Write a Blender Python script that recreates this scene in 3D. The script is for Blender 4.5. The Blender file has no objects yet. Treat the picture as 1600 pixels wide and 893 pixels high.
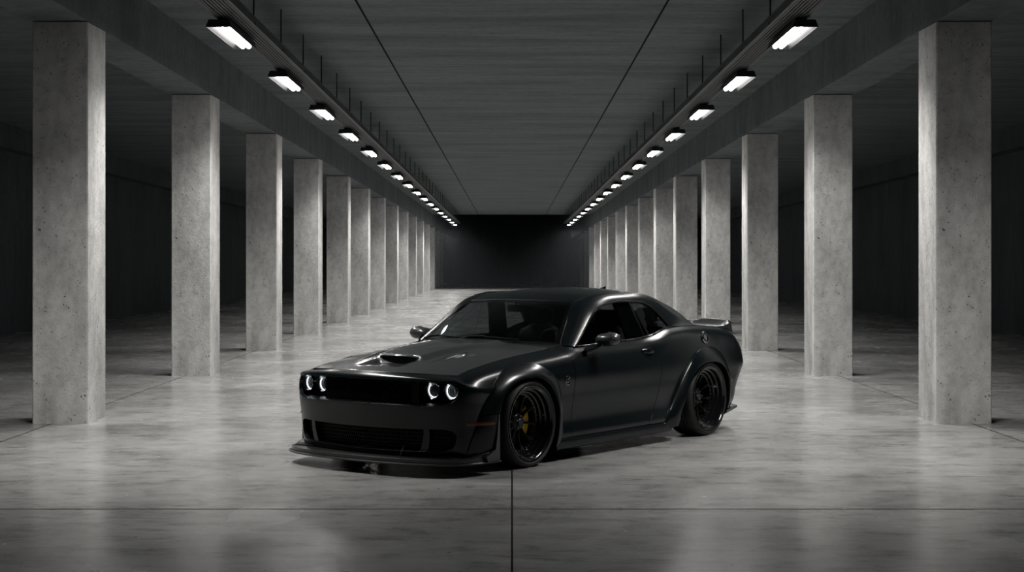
import bpy, bmesh, math, random
import numpy as np
from mathutils import Vector, Matrix
from mathutils.geometry import delaunay_2d_cdt

SC = bpy.context.scene
COL = SC.collection
random.seed(7)

# ---------------------------------------------------------------- camera, light, exposure
CAM_H = 1.70
cam = bpy.data.cameras.new('camera')
cam.sensor_width = 36.0
cam.lens = 56.25
cam.shift_y = -(446.5 - 404.0) / 1600.0
cam.clip_end = 400
cam_o = bpy.data.objects.new('camera', cam)
cam_o.location = (0, 0, CAM_H)
cam_o.rotation_euler = (math.pi / 2, 0, 0)
COL.objects.link(cam_o)
SC.camera = cam_o

LAMP_POWER = 20.0
BEAM_POWER = 142.0
world = bpy.data.worlds.new('world')
SC.world = world
world.use_nodes = True
bg = world.node_tree.nodes['Background']
bg.inputs[0].default_value = (0.25, 0.7, 1.0, 1)
bg.inputs[1].default_value = 0.004
SC.view_settings.view_transform = 'Standard'
SC.view_settings.look = 'None'
SC.view_settings.gamma = 1.0
SC.view_settings.use_curve_mapping = False
SC.view_settings.exposure = 0.0
SC.cycles.use_denoising = True
SC.cycles.max_bounces = 8
SC.cycles.diffuse_bounces = 4
SC.cycles.glossy_bounces = 4
SC.cycles.transparent_max_bounces = 12
SC.cycles.sample_clamp_indirect = 4.0

# ---------------------------------------------------------------- tags
def tag(o, label=None, cat=None, group=None, kind=None):
    if label: o['label'] = label
    if cat: o['category'] = cat
    if group: o['group'] = group
    if kind: o['kind'] = kind
    return o

def empty(name, loc=(0, 0, 0), rz=0.0):
    o = bpy.data.objects.new(name, None)
    o.location = loc
    o.rotation_euler = (0, 0, rz)
    o.empty_display_size = 0.2
    COL.objects.link(o)
    return o

# ---------------------------------------------------------------- materials
def new_mat(name):
    m = bpy.data.materials.new(name)
    m.use_nodes = True
    nt = m.node_tree
    return m, nt, nt.nodes['Principled BSDF']

def plain(name, col, rough=0.5, metal=0.0, coat=0.0, coat_rough=0.1, spec=0.5):
    m, nt, b = new_mat(name)
    b.inputs['Base Color'].default_value = (*col, 1)
    b.inputs['Roughness'].default_value = rough
    b.inputs['Metallic'].default_value = metal
    b.inputs['Coat Weight'].default_value = coat
    b.inputs['Coat Roughness'].default_value = coat_rough
    b.inputs['Specular IOR Level'].default_value = spec
    return m

def emit(name, col, strength):
    m, nt, b = new_mat(name)
    b.inputs['Base Color'].default_value = (0.8, 0.8, 0.8, 1)
    b.inputs['Emission Color'].default_value = (*col, 1)
    b.inputs['Emission Strength'].default_value = strength
    return m

def N(nt, typ, **kw):
    n = nt.nodes.new(typ)
    for k, v in kw.items():
        if k in n.inputs.keys() if isinstance(k, str) else False:
            n.inputs[k].default_value = v
        else:
            setattr(n, k, v)
    return n

def mapping(nt, scale, src='Object', rot=(0, 0, 0)):
    tc = nt.nodes.new('ShaderNodeTexCoord')
    mp = nt.nodes.new('ShaderNodeMapping')
    mp.inputs['Scale'].default_value = scale
    mp.inputs['Rotation'].default_value = rot
    nt.links.new(tc.outputs[src], mp.inputs['Vector'])
    return mp.outputs['Vector']

def noise(nt, vec, scale, detail=6, rough=0.6, dist=0.0):
    n = nt.nodes.new('ShaderNodeTexNoise')
    n.inputs['Scale'].default_value = scale
    n.inputs['Detail'].default_value = detail
    n.inputs['Roughness'].default_value = rough
    n.inputs['Distortion'].default_value = dist
    nt.links.new(vec, n.inputs['Vector'])
    return n.outputs['Fac']

def ramp(nt, fac, stops):
    r = nt.nodes.new('ShaderNodeValToRGB')
    el = r.color_ramp.elements
    while len(el) < len(stops): el.new(0.5)
    for e, (p, c) in zip(el, stops):
        e.position = p
        e.color = (c, c, c, 1) if not isinstance(c, tuple) else (*c, 1)
    nt.links.new(fac, r.inputs['Fac'])
    return r.outputs['Color']

def mixc(nt, mode, fac, a, b):
    m = nt.nodes.new('ShaderNodeMix')
    m.data_type = 'RGBA'
    m.blend_type = mode
    for sock, val in ((m.inputs[0], fac), (m.inputs[6], a), (m.inputs[7], b)):
        if hasattr(val, 'is_linked') or hasattr(val, 'links'):
            nt.links.new(val, sock)
        else:
            sock.default_value = val if not isinstance(val, tuple) else (*val, 1)
    return m.outputs[2]

def math_(nt, op, a, b=None, c=None):
    m = nt.nodes.new('ShaderNodeMath')
    m.operation = op
    for i, v in enumerate((a, b, c)):
        if v is None: continue
        if hasattr(v, 'links'): nt.links.new(v, m.inputs[i])
        else: m.inputs[i].default_value = v
    return m.outputs[0]

def bump(nt, height, strength, dist, b):
    n = nt.nodes.new('ShaderNodeBump')
    n.inputs['Strength'].default_value = strength
    n.inputs['Distance'].default_value = dist
    nt.links.new(height, n.inputs['Height'])
    nt.links.new(n.outputs['Normal'], b.inputs['Normal'])

def concrete(name, base, stretch=(1, 1, 1), pits=True, lines=None, rough=0.85, contrast=1.0):
    """board marked or cast concrete; stretch draws the stains out along one axis"""
    m, nt, b = new_mat(name)
    v = mapping(nt, stretch)
    v1 = mapping(nt, (1, 1, 1))
    big = ramp(nt, noise(nt, v, 0.9, 7, 0.62, 0.3), [(0.28, 0.62), (0.5, 0.95), (0.72, 1.18)])
    fine = ramp(nt, noise(nt, v1, 9.0, 8, 0.72), [(0.25, 0.7), (0.55, 1.0), (0.8, 1.15)])
    strk = ramp(nt, noise(nt, v, 4.5, 4, 0.6), [(0.28, 0.62), (0.5, 0.95), (0.7, 1.06)])
    c = mixc(nt, 'MULTIPLY', 1.0, big, fine)
    c = mixc(nt, 'MULTIPLY', 0.8 * contrast, c, strk)
    h = noise(nt, v1, 26.0, 6, 0.7)
    if pits:
        pit = None
        wv = noise_warp(nt, v1)
        for sc_, th, lo_, hi_ in ((9.0, 0.15, 0.50, 0.64), (26.0, 0.19, 0.44, 0.60), (55.0, 0.20, 0.42, 0.60)):
            vo = nt.nodes.new('ShaderNodeTexVoronoi')
            vo.inputs['Scale'].default_value = sc_
            nt.links.new(wv, vo.inputs['Vector'])
            sparse = ramp(nt, noise(nt, v1, sc_ * 0.3, 2), [(lo_, 0.0), (hi_, 1.0)])
            one = math_(nt, 'LESS_THAN', vo.outputs['Distance'], math_(nt, 'MULTIPLY', sparse, th))
            pit = one if pit is None else math_(nt, 'MAXIMUM', pit, one)
        pitc = math_(nt, 'SUBTRACT', 1.0, math_(nt, 'MULTIPLY', pit, 0.72))
        c = mixc(nt, 'MULTIPLY', 1.0, c, pitc)
        h = math_(nt, 'SUBTRACT', h, math_(nt, 'MULTIPLY', pit, 0.8))
    if lines:
        axis, period, width = lines
        tc = nt.nodes.new('ShaderNodeTexCoord')
        sp = nt.nodes.new('ShaderNodeSeparateXYZ')
        nt.links.new(tc.outputs['Object'], sp.inputs[0])
        wob = math_(nt, 'MULTIPLY', noise(nt, v1, 1.3, 3), 0.10)
        co = math_(nt, 'ADD', sp.outputs[axis], wob)
        fr = math_(nt, 'FRACT', math_(nt, 'DIVIDE', co, period))
        ln = math_(nt, 'LESS_THAN', fr, width)
        patch = ramp(nt, noise(nt, v1, 0.8, 3), [(0.35, 0.15), (0.65, 1.0)])
        lnc = math_(nt, 'SUBTRACT', 1.0, math_(nt, 'MULTIPLY', math_(nt, 'MULTIPLY', ln, patch), 0.55))
        c = mixc(nt, 'MULTIPLY', 1.0, c, lnc)
        h = math_(nt, 'SUBTRACT', h, math_(nt, 'MULTIPLY', ln, 0.5))
    c = mixc(nt, 'MULTIPLY', 1.0, c, base)
    nt.links.new(c, b.inputs['Base Color'])
    b.inputs['Roughness'].default_value = rough
    b.inputs['Specular IOR Level'].default_value = 0.25
    bump(nt, h, 0.45, 0.02, b)
    return m

def floor_mat():
    m, nt, b = new_mat('polished_concrete')
    v = mapping(nt, (0.8, 0.7, 1))
    v1 = mapping(nt, (1, 1, 1))
    big = ramp(nt, noise(nt, v, 0.75, 8, 0.62, 0.5), [(0.25, 0.62), (0.48, 0.9), (0.6, 1.03), (0.8, 1.18)])
    mid = ramp(nt, noise(nt, v, 3.2, 8, 0.7, 0.2), [(0.25, 0.62), (0.46, 0.93), (0.8, 1.14)])
    fine = ramp(nt, noise(nt, v1, 30, 5, 0.7), [(0.3, 0.88), (0.7, 1.06)])
    c = mixc(nt, 'MULTIPLY', 1.0, big, mid)
    vs_ = mapping(nt, (0.45, 1.0, 1))
    c = mixc(nt, 'MULTIPLY', 1.0, c, ramp(nt, noise(nt, vs_, 5.5, 7, 0.68, 0.3), [(0.32, 0.56), (0.50, 0.97), (0.75, 1.08)]))
    c = mixc(nt, 'MULTIPLY', 1.0, c, fine)
    vo = nt.nodes.new('ShaderNodeTexVoronoi')
    vo.inputs['Scale'].default_value = 4.6
    nt.links.new(noise_warp(nt, v1), vo.inputs['Vector'])
    sparse = ramp(nt, noise(nt, v1, 2.3, 3), [(0.46, 0.0), (0.66, 1.0)])
    pit = math_(nt, 'LESS_THAN', vo.outputs['Distance'], math_(nt, 'MULTIPLY', sparse, 0.085))
    c = mixc(nt, 'MULTIPLY', 1.0, c, math_(nt, 'SUBTRACT', 1.0, math_(nt, 'MULTIPLY', pit, 0.7)))
    c = mixc(nt, 'MULTIPLY', 1.0, c, (0.338, 0.341, 0.334))
    nt.links.new(c, b.inputs['Base Color'])
    ro = ramp(nt, noise(nt, v, 1.1, 3, 0.5), [(0.2, 0.16), (0.5, 0.24), (0.8, 0.36)])
    nt.links.new(ro, b.inputs['Roughness'])
    b.inputs['Specular IOR Level'].default_value = 0.5
    h = math_(nt, 'ADD', noise(nt, v1, 14, 5, 0.65), math_(nt, 'MULTIPLY', pit, -0.12))
    bump(nt, h, 0.17, 0.010, b)
    return m

def noise_warp(nt, v1):
    n = nt.nodes.new('ShaderNodeTexNoise')
    n.inputs['Scale'].default_value = 9.0
    nt.links.new(v1, n.inputs['Vector'])
    va = nt.nodes.new('ShaderNodeVectorMath'); va.operation = 'SCALE'
    va.inputs['Scale'].default_value = 0.12
    nt.links.new(n.outputs['Color'], va.inputs[0])
    vb = nt.nodes.new('ShaderNodeVectorMath'); vb.operation = 'ADD'
    nt.links.new(v1, vb.inputs[0]); nt.links.new(va.outputs[0], vb.inputs[1])
    return vb.outputs[0]

def carbon_mat(name='carbon_fibre', k=1.0):
    m, nt, b = new_mat(name)
    v = mapping(nt, (1, 1, 1), rot=(0, 0, 0.785))
    ck = nt.nodes.new('ShaderNodeTexChecker')
    ck.inputs['Scale'].default_value = 120.0
    ck.inputs['Color1'].default_value = (0.018 * k, 0.020 * k, 0.021 * k, 1)
    ck.inputs['Color2'].default_value = (0.070 * k, 0.075 * k, 0.078 * k, 1)
    nt.links.new(v, ck.inputs['Vector'])
    nt.links.new(ck.outputs['Color'], b.inputs['Base Color'])
    b.inputs['Roughness'].default_value = 0.38
    b.inputs['Metallic'].default_value = 0.25
    b.inputs['Coat Weight'].default_value = 1.0
    b.inputs['Coat Roughness'].default_value = 0.085
    return m

def glass_mat(name, tint, gloss_rough=0.02):
    m, nt, b = new_mat(name)
    nt.nodes.remove(b)
    out = nt.nodes['Material Output']
    tr = nt.nodes.new('ShaderNodeBsdfTransparent'); tr.inputs[0].default_value = (*tint, 1)
    gl = nt.nodes.new('ShaderNodeBsdfGlossy'); gl.inputs['Roughness'].default_value = gloss_rough
    gl.inputs[0].default_value = (0.9, 0.95, 1, 1)
    fr = nt.nodes.new('ShaderNodeFresnel')
    ge = nt.nodes.new('ShaderNodeNewGeometry')          # same reflectance from both sides of the pane
    mr_ = nt.nodes.new('ShaderNodeMapRange')
    mr_.inputs['To Min'].default_value = 1.45; mr_.inputs['To Max'].default_value = 1 / 1.45
    nt.links.new(ge.outputs['Backfacing'], mr_.inputs['Value'])
    nt.links.new(mr_.outputs[0], fr.inputs[0])
    mx = nt.nodes.new('ShaderNodeMixShader')
    nt.links.new(fr.outputs[0], mx.inputs[0])
    nt.links.new(tr.outputs[0], mx.inputs[1]); nt.links.new(gl.outputs[0], mx.inputs[2])
    nt.links.new(mx.outputs[0], out.inputs['Surface'])
    return m

M = {}
M['floor'] = floor_mat()
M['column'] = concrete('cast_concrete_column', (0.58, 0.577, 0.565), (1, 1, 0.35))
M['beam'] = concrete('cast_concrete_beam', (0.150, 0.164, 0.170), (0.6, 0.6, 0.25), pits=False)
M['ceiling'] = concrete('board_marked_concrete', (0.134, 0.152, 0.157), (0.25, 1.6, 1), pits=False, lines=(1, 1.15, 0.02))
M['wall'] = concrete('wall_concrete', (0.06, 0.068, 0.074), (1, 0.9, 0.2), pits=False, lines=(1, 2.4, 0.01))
M['joint'] = plain('joint_sealant', (0.008, 0.008, 0.008), 0.95, spec=0.05)
M['tray'] = plain('black_steel_tray', (0.035, 0.037, 0.039), 0.5, 0.3)
M['lamp_body'] = plain('lamp_housing', (0.02, 0.021, 0.023), 0.45, 0.2)
M['lamp_frame'] = plain('lamp_reflector', (0.045, 0.046, 0.047), 0.5, 0.0)
M['tube'] = emit('lamp_tube_light', (1.0, 0.975, 0.945), LAMP_POWER)
M['paint'] = plain('satin_black_paint', (0.0030, 0.0054, 0.0065), 0.24, 0.0, 0.0, spec=0.45)
M['gloss'] = plain('gloss_black', (0.006, 0.006, 0.007), 0.08, 0.0, 0.6, 0.04)
M['trim'] = plain('black_trim', (0.008, 0.008, 0.009), 0.45)
M['dark'] = plain('matte_dark_plastic', (0.004, 0.004, 0.0045), 0.7, spec=0.2)
M['mesh'] = plain('grille_mesh_black', (0.0035, 0.0035, 0.004), 0.45, spec=0.2)
M['carbon'] = carbon_mat()
M['carbon_dark'] = carbon_mat('dark_carbon_fibre', 0.28)
M['rubber'] = plain('tyre_rubber', (0.012, 0.012, 0.0125), 0.62, spec=0.4)
M['rim'] = plain('rim_gloss_black', (0.008, 0.008, 0.009), 0.16, 0.4, 0.5, 0.05)
M['spoke'] = plain('spoke_satin_black', (0.014, 0.0145, 0.015), 0.33, 0.5)
M['bolt'] = plain('bolt_steel', (0.35, 0.35, 0.36), 0.3, 1.0)
M['disc'] = plain('brake_disc_steel', (0.05, 0.05, 0.052), 0.4, 1.0)
M['caliper'] = plain('caliper_yellow', (0.90, 0.55, 0.02), 0.35)
M['chrome'] = plain('chrome', (0.55, 0.56, 0.57), 0.15, 1.0)
M['amber'] = plain('amber_lens', (0.085, 0.022, 0.006), 0.3, 0.0, 0.5)
M['tail'] = plain('dark_red_lens', (0.05, 0.003, 0.003), 0.2, 0.0, 0.6)
M['leather'] = plain('black_leather', (0.012, 0.012, 0.013), 0.55)
M['silver'] = plain('lamp_bowl', (0.30, 0.31, 0.32), 0.25, 0.8)
M['halo'] = emit('halo_light', (0.93, 0.97, 1.0), 2.6)
M['glass'] = glass_mat('tinted_glass', (0.28, 0.30, 0.30))
M['wglass'] = glass_mat('windscreen_glass', (0.42, 0.45, 0.45))

# ---------------------------------------------------------------- generic mesh helpers (world / local space)
def finish(me, mat, smooth=None):
    if mat: me.materials.append(mat)
    if smooth is not None:
        me.shade_smooth()
        me.set_sharp_from_angle(angle=math.radians(smooth))

def link(name, me, parent=None, loc=None):
    o = bpy.data.objects.new(name, me)
    COL.objects.link(o)
    if parent: o.parent = parent
    if loc is not None: o.location = loc
    return o

def bm_obj(name, bm, mat, parent=None, loc=None, smooth=None, recalc=True):
    if recalc: bmesh.ops.recalc_face_normals(bm, faces=bm.faces)
    me = bpy.data.meshes.new(name)
    bm.to_mesh(me); bm.free()
    finish(me, mat, smooth)
    return link(name, me, parent, loc)

def bm_box(bm, lo, hi, bevel=0.0):
    r = bmesh.ops.create_cube(bm, size=1.0)
    vs = r['verts']
    lo, hi = Vector(lo), Vector(hi)
    for v in vs:
        v.co = Vector(((lo[i] + hi[i]) / 2 + v.co[i] * (hi[i] - lo[i]) for i in range(3)))
    if bevel:
        es = list({e for v in vs for e in v.link_edges})
        bmesh.ops.bevel(bm, geom=es, offset=bevel, segments=2, affect='EDGES', profile=0.5)

def bm_hexa(bm, pts):
    """8 points: bottom ring 4, top ring 4"""
    v = [bm.verts.new(p) for p in pts]
    for f in ((0, 1, 2, 3), (4, 5, 6, 7), (0, 1, 5, 4), (1, 2, 6, 5), (2, 3, 7, 6), (3, 0, 4, 7)):
        bm.faces.new([v[i] for i in f])
    return v

def bm_tube(bm, pts, rad, seg=8, closed=False, caps=True):
    pts = [Vector(p) for p in pts]
    n = len(pts)
    rads = rad if hasattr(rad, '__len__') else [rad] * n
    rings = []
    up = Vector((0.13, 0.31, 0.94))
    for i, p in enumerate(pts):
        a = pts[(i - 1) % n] if (closed or i > 0) else p
        b = pts[(i + 1) % n] if (closed or i < n - 1) else p
        t = (b - a).normalized()
        u = t.cross(up)
        if u.length < 1e-3: u = t.cross(Vector((1, 0, 0)))
        u.normalize(); w = t.cross(u)
        rings.append([bm.verts.new(p + (u * math.cos(k * 2 * math.pi / seg) + w * math.sin(k * 2 * math.pi / seg)) * rads[i]) for k in range(seg)])
    m = n if closed else n - 1
    for i in range(m):
        A, B = rings[i], rings[(i + 1) % n]
        for k in range(seg):
            bm.faces.new((A[k], A[(k + 1) % seg], B[(k + 1) % seg], B[k]))
    if caps and not closed:
        bm.faces.new(rings[0]); bm.faces.new(rings[-1][::-1])

# ---------------------------------------------------------------- the hall
SLOPE = 0.0092
def zt(h0, y): return h0 - SLOPE * y            # everything overhead falls very gently into the distance
Y0, YC, YE = -9.0, 89.0, 118.0
WX = 11.4
H_COL, H_BEAM, H_CEIL = 4.27, 4.30, 4.97
BX0, BX1 = 4.37, 4.97

def struct(o): o['kind'] = 'structure'; return o

bm = bmesh.new()
for x0, x1, y0, y1 in ((-WX, WX, Y0, YE),):
    nx, ny = 12, 64
    g = [[bm.verts.new((x0 + (x1 - x0) * i / nx, y0 + (y1 - y0) * j / ny, 0)) for i in range(nx + 1)] for j in range(ny + 1)]
    for j in range(ny):
        for i in range(nx):
            bm.faces.new((g[j][i], g[j][i + 1], g[j + 1][i + 1], g[j + 1][i]))
struct(bm_obj('floor', bm, M['floor']))

def slab(bm, x0, x1, y0, y1, h, t):
    bm_hexa(bm, [(x0, y0, zt(h, y0)), (x1, y0, zt(h, y0)), (x1, y1, zt(h, y1)), (x0, y1, zt(h, y1)),
                 (x0, y0, zt(h, y0) + t), (x1, y0, zt(h, y0) + t), (x1, y1, zt(h, y1) + t), (x0, y1, zt(h, y1) + t)])
bm = bmesh.new()
slab(bm, -BX0, BX0, Y0, YC, H_CEIL, 0.3)
slab(bm, -WX - 0.3, -BX0, Y0, YE, H_CEIL, 0.3)
slab(bm, BX0, WX + 0.3, Y0, YE, H_CEIL, 0.3)
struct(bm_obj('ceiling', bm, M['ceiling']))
bm = bmesh.new()
slab(bm, -BX0, BX0, YC, YE, H_CEIL + 3.0, 0.3)
bm_box(bm, (-BX0, YC, 3.9 + 0.35), (BX0, YC + 0.05, 8.2))
struct(bm_obj('ceiling_raised_end', bm, M['wall']))
for s, nm in ((-1, 'left'), (1, 'right')):
    bm = bmesh.new()
    xa, xb = sorted((s * WX, s * (WX + 0.3)))
    bm_box(bm, (xa, Y0, -0.02), (xb, YE, 5.6))
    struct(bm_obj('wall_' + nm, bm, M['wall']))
    bm = bmesh.new()                                   # ledge beam along the outer wall
    xa, xb = sorted((s * WX, s * (WX - 0.35)))
    bm_hexa(bm, [(xa, Y0, zt(4.45, Y0)), (xb, Y0, zt(4.45, Y0)), (xb, YE, zt(4.45, YE)), (xa, YE, zt(4.45, YE)),
                 (xa, Y0, zt(H_CEIL, Y0)), (xb, Y0, zt(H_CEIL, Y0)), (xb, YE, zt(H_CEIL, YE)), (xa, YE, zt(H_CEIL, YE))])
    struct(bm_obj('trim_1' if s < 0 else 'trim_2', bm, M['wall']))
    bm = bmesh.new()                                   # downstand beam over the columns
    xa, xb = sorted((s * BX0, s * BX1))
    v = bm_hexa(bm, [(xa, Y0, zt(H_BEAM, Y0)), (xb, Y0, zt(H_BEAM, Y0)), (xb, YE, zt(H_BEAM, YE)), (xa, YE, zt(H_BEAM, YE)),
                 (xa, Y0, zt(H_CEIL, Y0)), (xb, Y0, zt(H_CEIL, Y0)), (xb, YE, zt(H_CEIL, YE)), (xa, YE, zt(H_CEIL, YE))])
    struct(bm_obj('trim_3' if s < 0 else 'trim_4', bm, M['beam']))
bm = bmesh.new()
bm_box(bm, (-WX - 0.3, YE, -0.02), (WX + 0.3, YE + 0.3, 8.4))
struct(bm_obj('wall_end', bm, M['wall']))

# joints: thin recessed-looking sealant strips lying in the floor and board seams in the ceiling
def strip(name, x0, x1, y0, y1, z=0.0015):
    bm = bmesh.new()
    bm_box(bm, (x0, y0, -0.004), (x1, y1, z), 0)
    return struct(bm_obj(name, bm, M['joint']))
strip('trim_5', -0.006, 0.006, Y0, YE)
strip('trim_6', -4.755, -4.743, Y0, YE)
strip('trim_7', 4.743, 4.755, Y0, YE)
strip('trim_8', -WX, WX, 10.87 - 0.008, 10.87 + 0.008, 0.0017)
for k, x in enumerate((-1.87, 1.87)):
    w = 0.012
    bm = bmesh.new()
    bm_hexa(bm, [(x - w, Y0, zt(H_CEIL, Y0) - 0.006), (x + w, Y0, zt(H_CEIL, Y0) - 0.006), (x + w, YC, zt(H_CEIL, YC) - 0.006), (x - w, YC, zt(H_CEIL, YC) - 0.006),
                 (x - w, Y0, zt(H_CEIL, Y0) + 0.01), (x + w, Y0, zt(H_CEIL, Y0) + 0.01), (x + w, YC, zt(H_CEIL, YC) + 0.01), (x - w, YC, zt(H_CEIL, YC) + 0.01)])
    struct(bm_obj('trim_%d' % (9 + k), bm, M['joint']))

ORD = ['nearest', 'second', 'third', 'fourth', 'fifth', 'sixth', 'seventh', 'eighth', 'ninth', 'tenth', 'eleventh', 'twelfth',
       'thirteenth', 'fourteenth', 'fifteenth', 'sixteenth', 'seventeenth', 'eighteenth', 'nineteenth', 'twentieth', 'twenty-first']
U_BACK = [635, 456.5, 359, 296, 252, 221, 197, 177, 161.5, 148.5, 137.4, 128, 120, 112, 106]
for s, nm in ((-1, 'left'), (1, 'right')):
    for i, u in enumerate(U_BACK):
        yb = BX0 * 2500.0 / u
        yf = yb - 0.72
        bm = bmesh.new()
        c = 0.012
        xa, xb = sorted((s * BX0, s * 4.945))
        def ring(z): return [bm.verts.new(p) for p in ((xa + c - cx0, yf - cy0, z), (xb - c - cx0, yf - cy0, z), (xb - cx0, yf + c - cy0, z), (xb - cx0, yb - c - cy0, z),
                                                       (xb - c - cx0, yb - cy0, z), (xa + c - cx0, yb - cy0, z), (xa - cx0, yb - c - cy0, z), (xa - cx0, yf + c - cy0, z))]
        cx0, cy0 = (xa + xb) / 2, (yf + yb) / 2
        nz = 6
        rs = [ring(k / nz * (zt(H_BEAM, yb) - 0.004)) for k in range(nz + 1)]
        for A, B in zip(rs[:-1], rs[1:]):
            for k in range(8): bm.faces.new((A[k], A[(k + 1) % 8], B[(k + 1) % 8], B[k]))
        bm.faces.new(rs[0][::-1]); bm.faces.new(rs[-1])
        o = bm_obj('concrete_column', bm, M['column'], None, (cx0, cy0, 0))
        if i == 0: lab = 'large pitted square concrete column nearest the camera on the %s side' % nm
        elif i == len(U_BACK) - 1: lab = 'last and most distant grey concrete column of the %s row' % nm
        else: lab = '%s square grey concrete column from the camera in the %s row' % (ORD[i], nm)
        tag(o, lab, 'column', 'concrete columns of the %s row' % nm)

# ---------------------------------------------------------------- cable trays and lamps
def tray_mesh(s):
    """open perforated tray: bottom ladder of ribs, two side walls"""
    bm = bmesh.new()
    xo, xi = 3.15, 2.85
    zb, zu = H_TRAY, H_TRAY + 0.09
    def bar(xa, xb, ya, yb, za, zb_):
        xa, xb = sorted((s * xa, s * xb))
        bm_hexa(bm, [(xa, ya, zt(za, ya)), (xb, ya, zt(za, ya)), (xb, yb, zt(za, yb)), (xa, yb, zt(za, yb)),
                     (xa, ya, zt(zb_, ya)), (xb, ya, zt(zb_, ya)), (xb, yb, zt(zb_, yb)), (xa, yb, zt(zb_, yb))])
    y0, y1 = -6.0, 88.0
    for xw in (xo, xi):
        bar(xw - 0.004, xw + 0.004, y0, y1, zb, zu)
        bar(xw - 0.016, xw + 0.016, y0, y1, zu - 0.006, zu + 0.004)
        bar(xw - 0.020, xw + 0.020, y0, y1, zb - 0.004, zb + 0.004)
    for k in range(7):                                   # long wires/ribs of the bottom
        x = xi + 0.035 + k * 0.0385
        bar(x - 0.010, x + 0.010, y0, y1, zb - 0.003, zb + 0.003)
    y = 6.0
    while y < y1 - 0.1:
        step = 0.075 if y < 30 else (0.25 if y < 50 else 0.6)
        bar(xi, xo, y, y + step * 0.4, zb + 0.003, zb + 0.008)
        y += step
    return bm

H_TRAY = 4.44
for s, nm in ((-1, 'left'), (1, 'right')):
    tr = bm_obj('cable_tray', tray_mesh(s), M['tray'])
    tag(tr, 'long black perforated cable tray hung from the ceiling above the %s row of lamps' % nm, 'cable tray', 'hung cable trays')
    bm = bmesh.new()                                     # cables lying in the tray
    for k in range(4):
        x = s * (2.91 + 0.06 * k)
        bm_tube(bm, [(x, -6, zt(H_TRAY + 0.03, -6)), (x, 88, zt(H_TRAY + 0.03, 88))], 0.017, 6)
    bm_obj('cable', bm, M['dark'], tr)
    k = 0
    y = 17.73 - 2.10 * 10
    while y < 87.5:
        bm = bmesh.new()
        x = s * 2.862
        zb_, zc = zt(H_TRAY + 0.02, y), zt(H_CEIL, y) + 0.01
        bm_tube(bm, [(0, 0, 0), (0, 0, zc - zb_)], 0.011, 6)
        bm_box(bm, (-0.03, -0.03, -0.012), (0.03, 0.03, 0.012))
        bm_obj('hanger_rod', bm, M['tray'], tr, (x, y, zb_))
        y += 2.10

def make_lamp():
    """origin on the top centre of the housing; x = across, y = along"""
    W2, L2 = 0.1375, 0.87
    root = empty('strip_lamp')
    bm = bmesh.new()                                     # tapered housing, open below
    a = [(-W2 * .8, -L2 * .97, 0), (W2 * .8, -L2 * .97, 0), (W2 * .8, L2 * .97, 0), (-W2 * .8, L2 * .97, 0)]
    b = [(-W2, -L2, -0.085), (W2, -L2, -0.085), (W2, L2, -0.085), (-W2, L2, -0.085)]
    c = [(-W2 + .012, -L2 + .012, -0.085), (W2 - .012, -L2 + .012, -0.085), (W2 - .012, L2 - .012, -0.085), (-W2 + .012, L2 - .012, -0.085)]
    d = [(-W2 * .75, -L2 * .95, -0.02), (W2 * .75, -L2 * .95, -0.02), (W2 * .75, L2 * .95, -0.02), (-W2 * .75, L2 * .95, -0.02)]
    R = [[bm.verts.new(p) for p in q] for q in (a, b, c, d)]
    bm.faces.new(R[0])
    for A, B in zip(R[:-1], R[1:]):
        for k in range(4): bm.faces.new((A[k], A[(k + 1) % 4], B[(k + 1) % 4], B[k]))
    bm.faces.new(R[3])
    bm_obj('housing', bm, M['lamp_body'], root)
    bm = bmesh.new()                                     # pale reflector tray with a rim
    e = [(-W2 + .014, -L2 + .014, -0.082), (W2 - .014, -L2 + .014, -0.082), (W2 - .014, L2 - .014, -0.082), (-W2 + .014, L2 - .014, -0.082)]
    g = [(-W2 * .62, -L2 * .90, -0.035), (W2 * .62, -L2 * .90, -0.035), (W2 * .62, L2 * .90, -0.035), (-W2 * .62, L2 * .90, -0.035)]
    A, B = [bm.verts.new(p) for p in e], [bm.verts.new(p) for p in g]
    for k in range(4): bm.faces.new((A[k], A[(k + 1) % 4], B[(k + 1) % 4], B[k]))
    bm.faces.new(B)
    bm_obj('reflector', bm, M['lamp_frame'], root)
    for x in (-0.012, 0.060):
        bm = bmesh.new()
        bm_tube(bm, [(0, -L2 * .86, 0), (0, L2 * .86, 0)], 0.030, 10)
        bm_obj('tube', bm, M['tube'], root, (x, 0, -0.062))
    for x in (-.012, .060):
        for y in (-1, 1):
            bm = bmesh.new()
            bm_box(bm, (x - .02, y * L2 * .89 - .02, -.072), (x + .02, y * L2 * .89 + .02, -.036))
            bm_obj('tube_holder', bm, M['lamp_body'], root)
    la = bpy.data.lights.new('lamp_light', 'AREA')
    la.shape = 'RECTANGLE'; la.size = 0.22; la.size_y = 1.6
    la.energy = BEAM_POWER; la.spread = math.radians(130); la.color = (1.0, 0.975, 0.945)
    lo = bpy.data.objects.new('lamp_light', la); COL.objects.link(lo); lo.parent = root; lo.location = (0, 0, -0.089)
    for y in (-0.6, 0.6):
        bm = bmesh.new()
        bm_box(bm, (-0.012, y - 0.02, -0.005), (0.012, y + 0.02, 0.018))
        bm_obj('bracket', bm, M['tray'], root)
    return root

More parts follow.
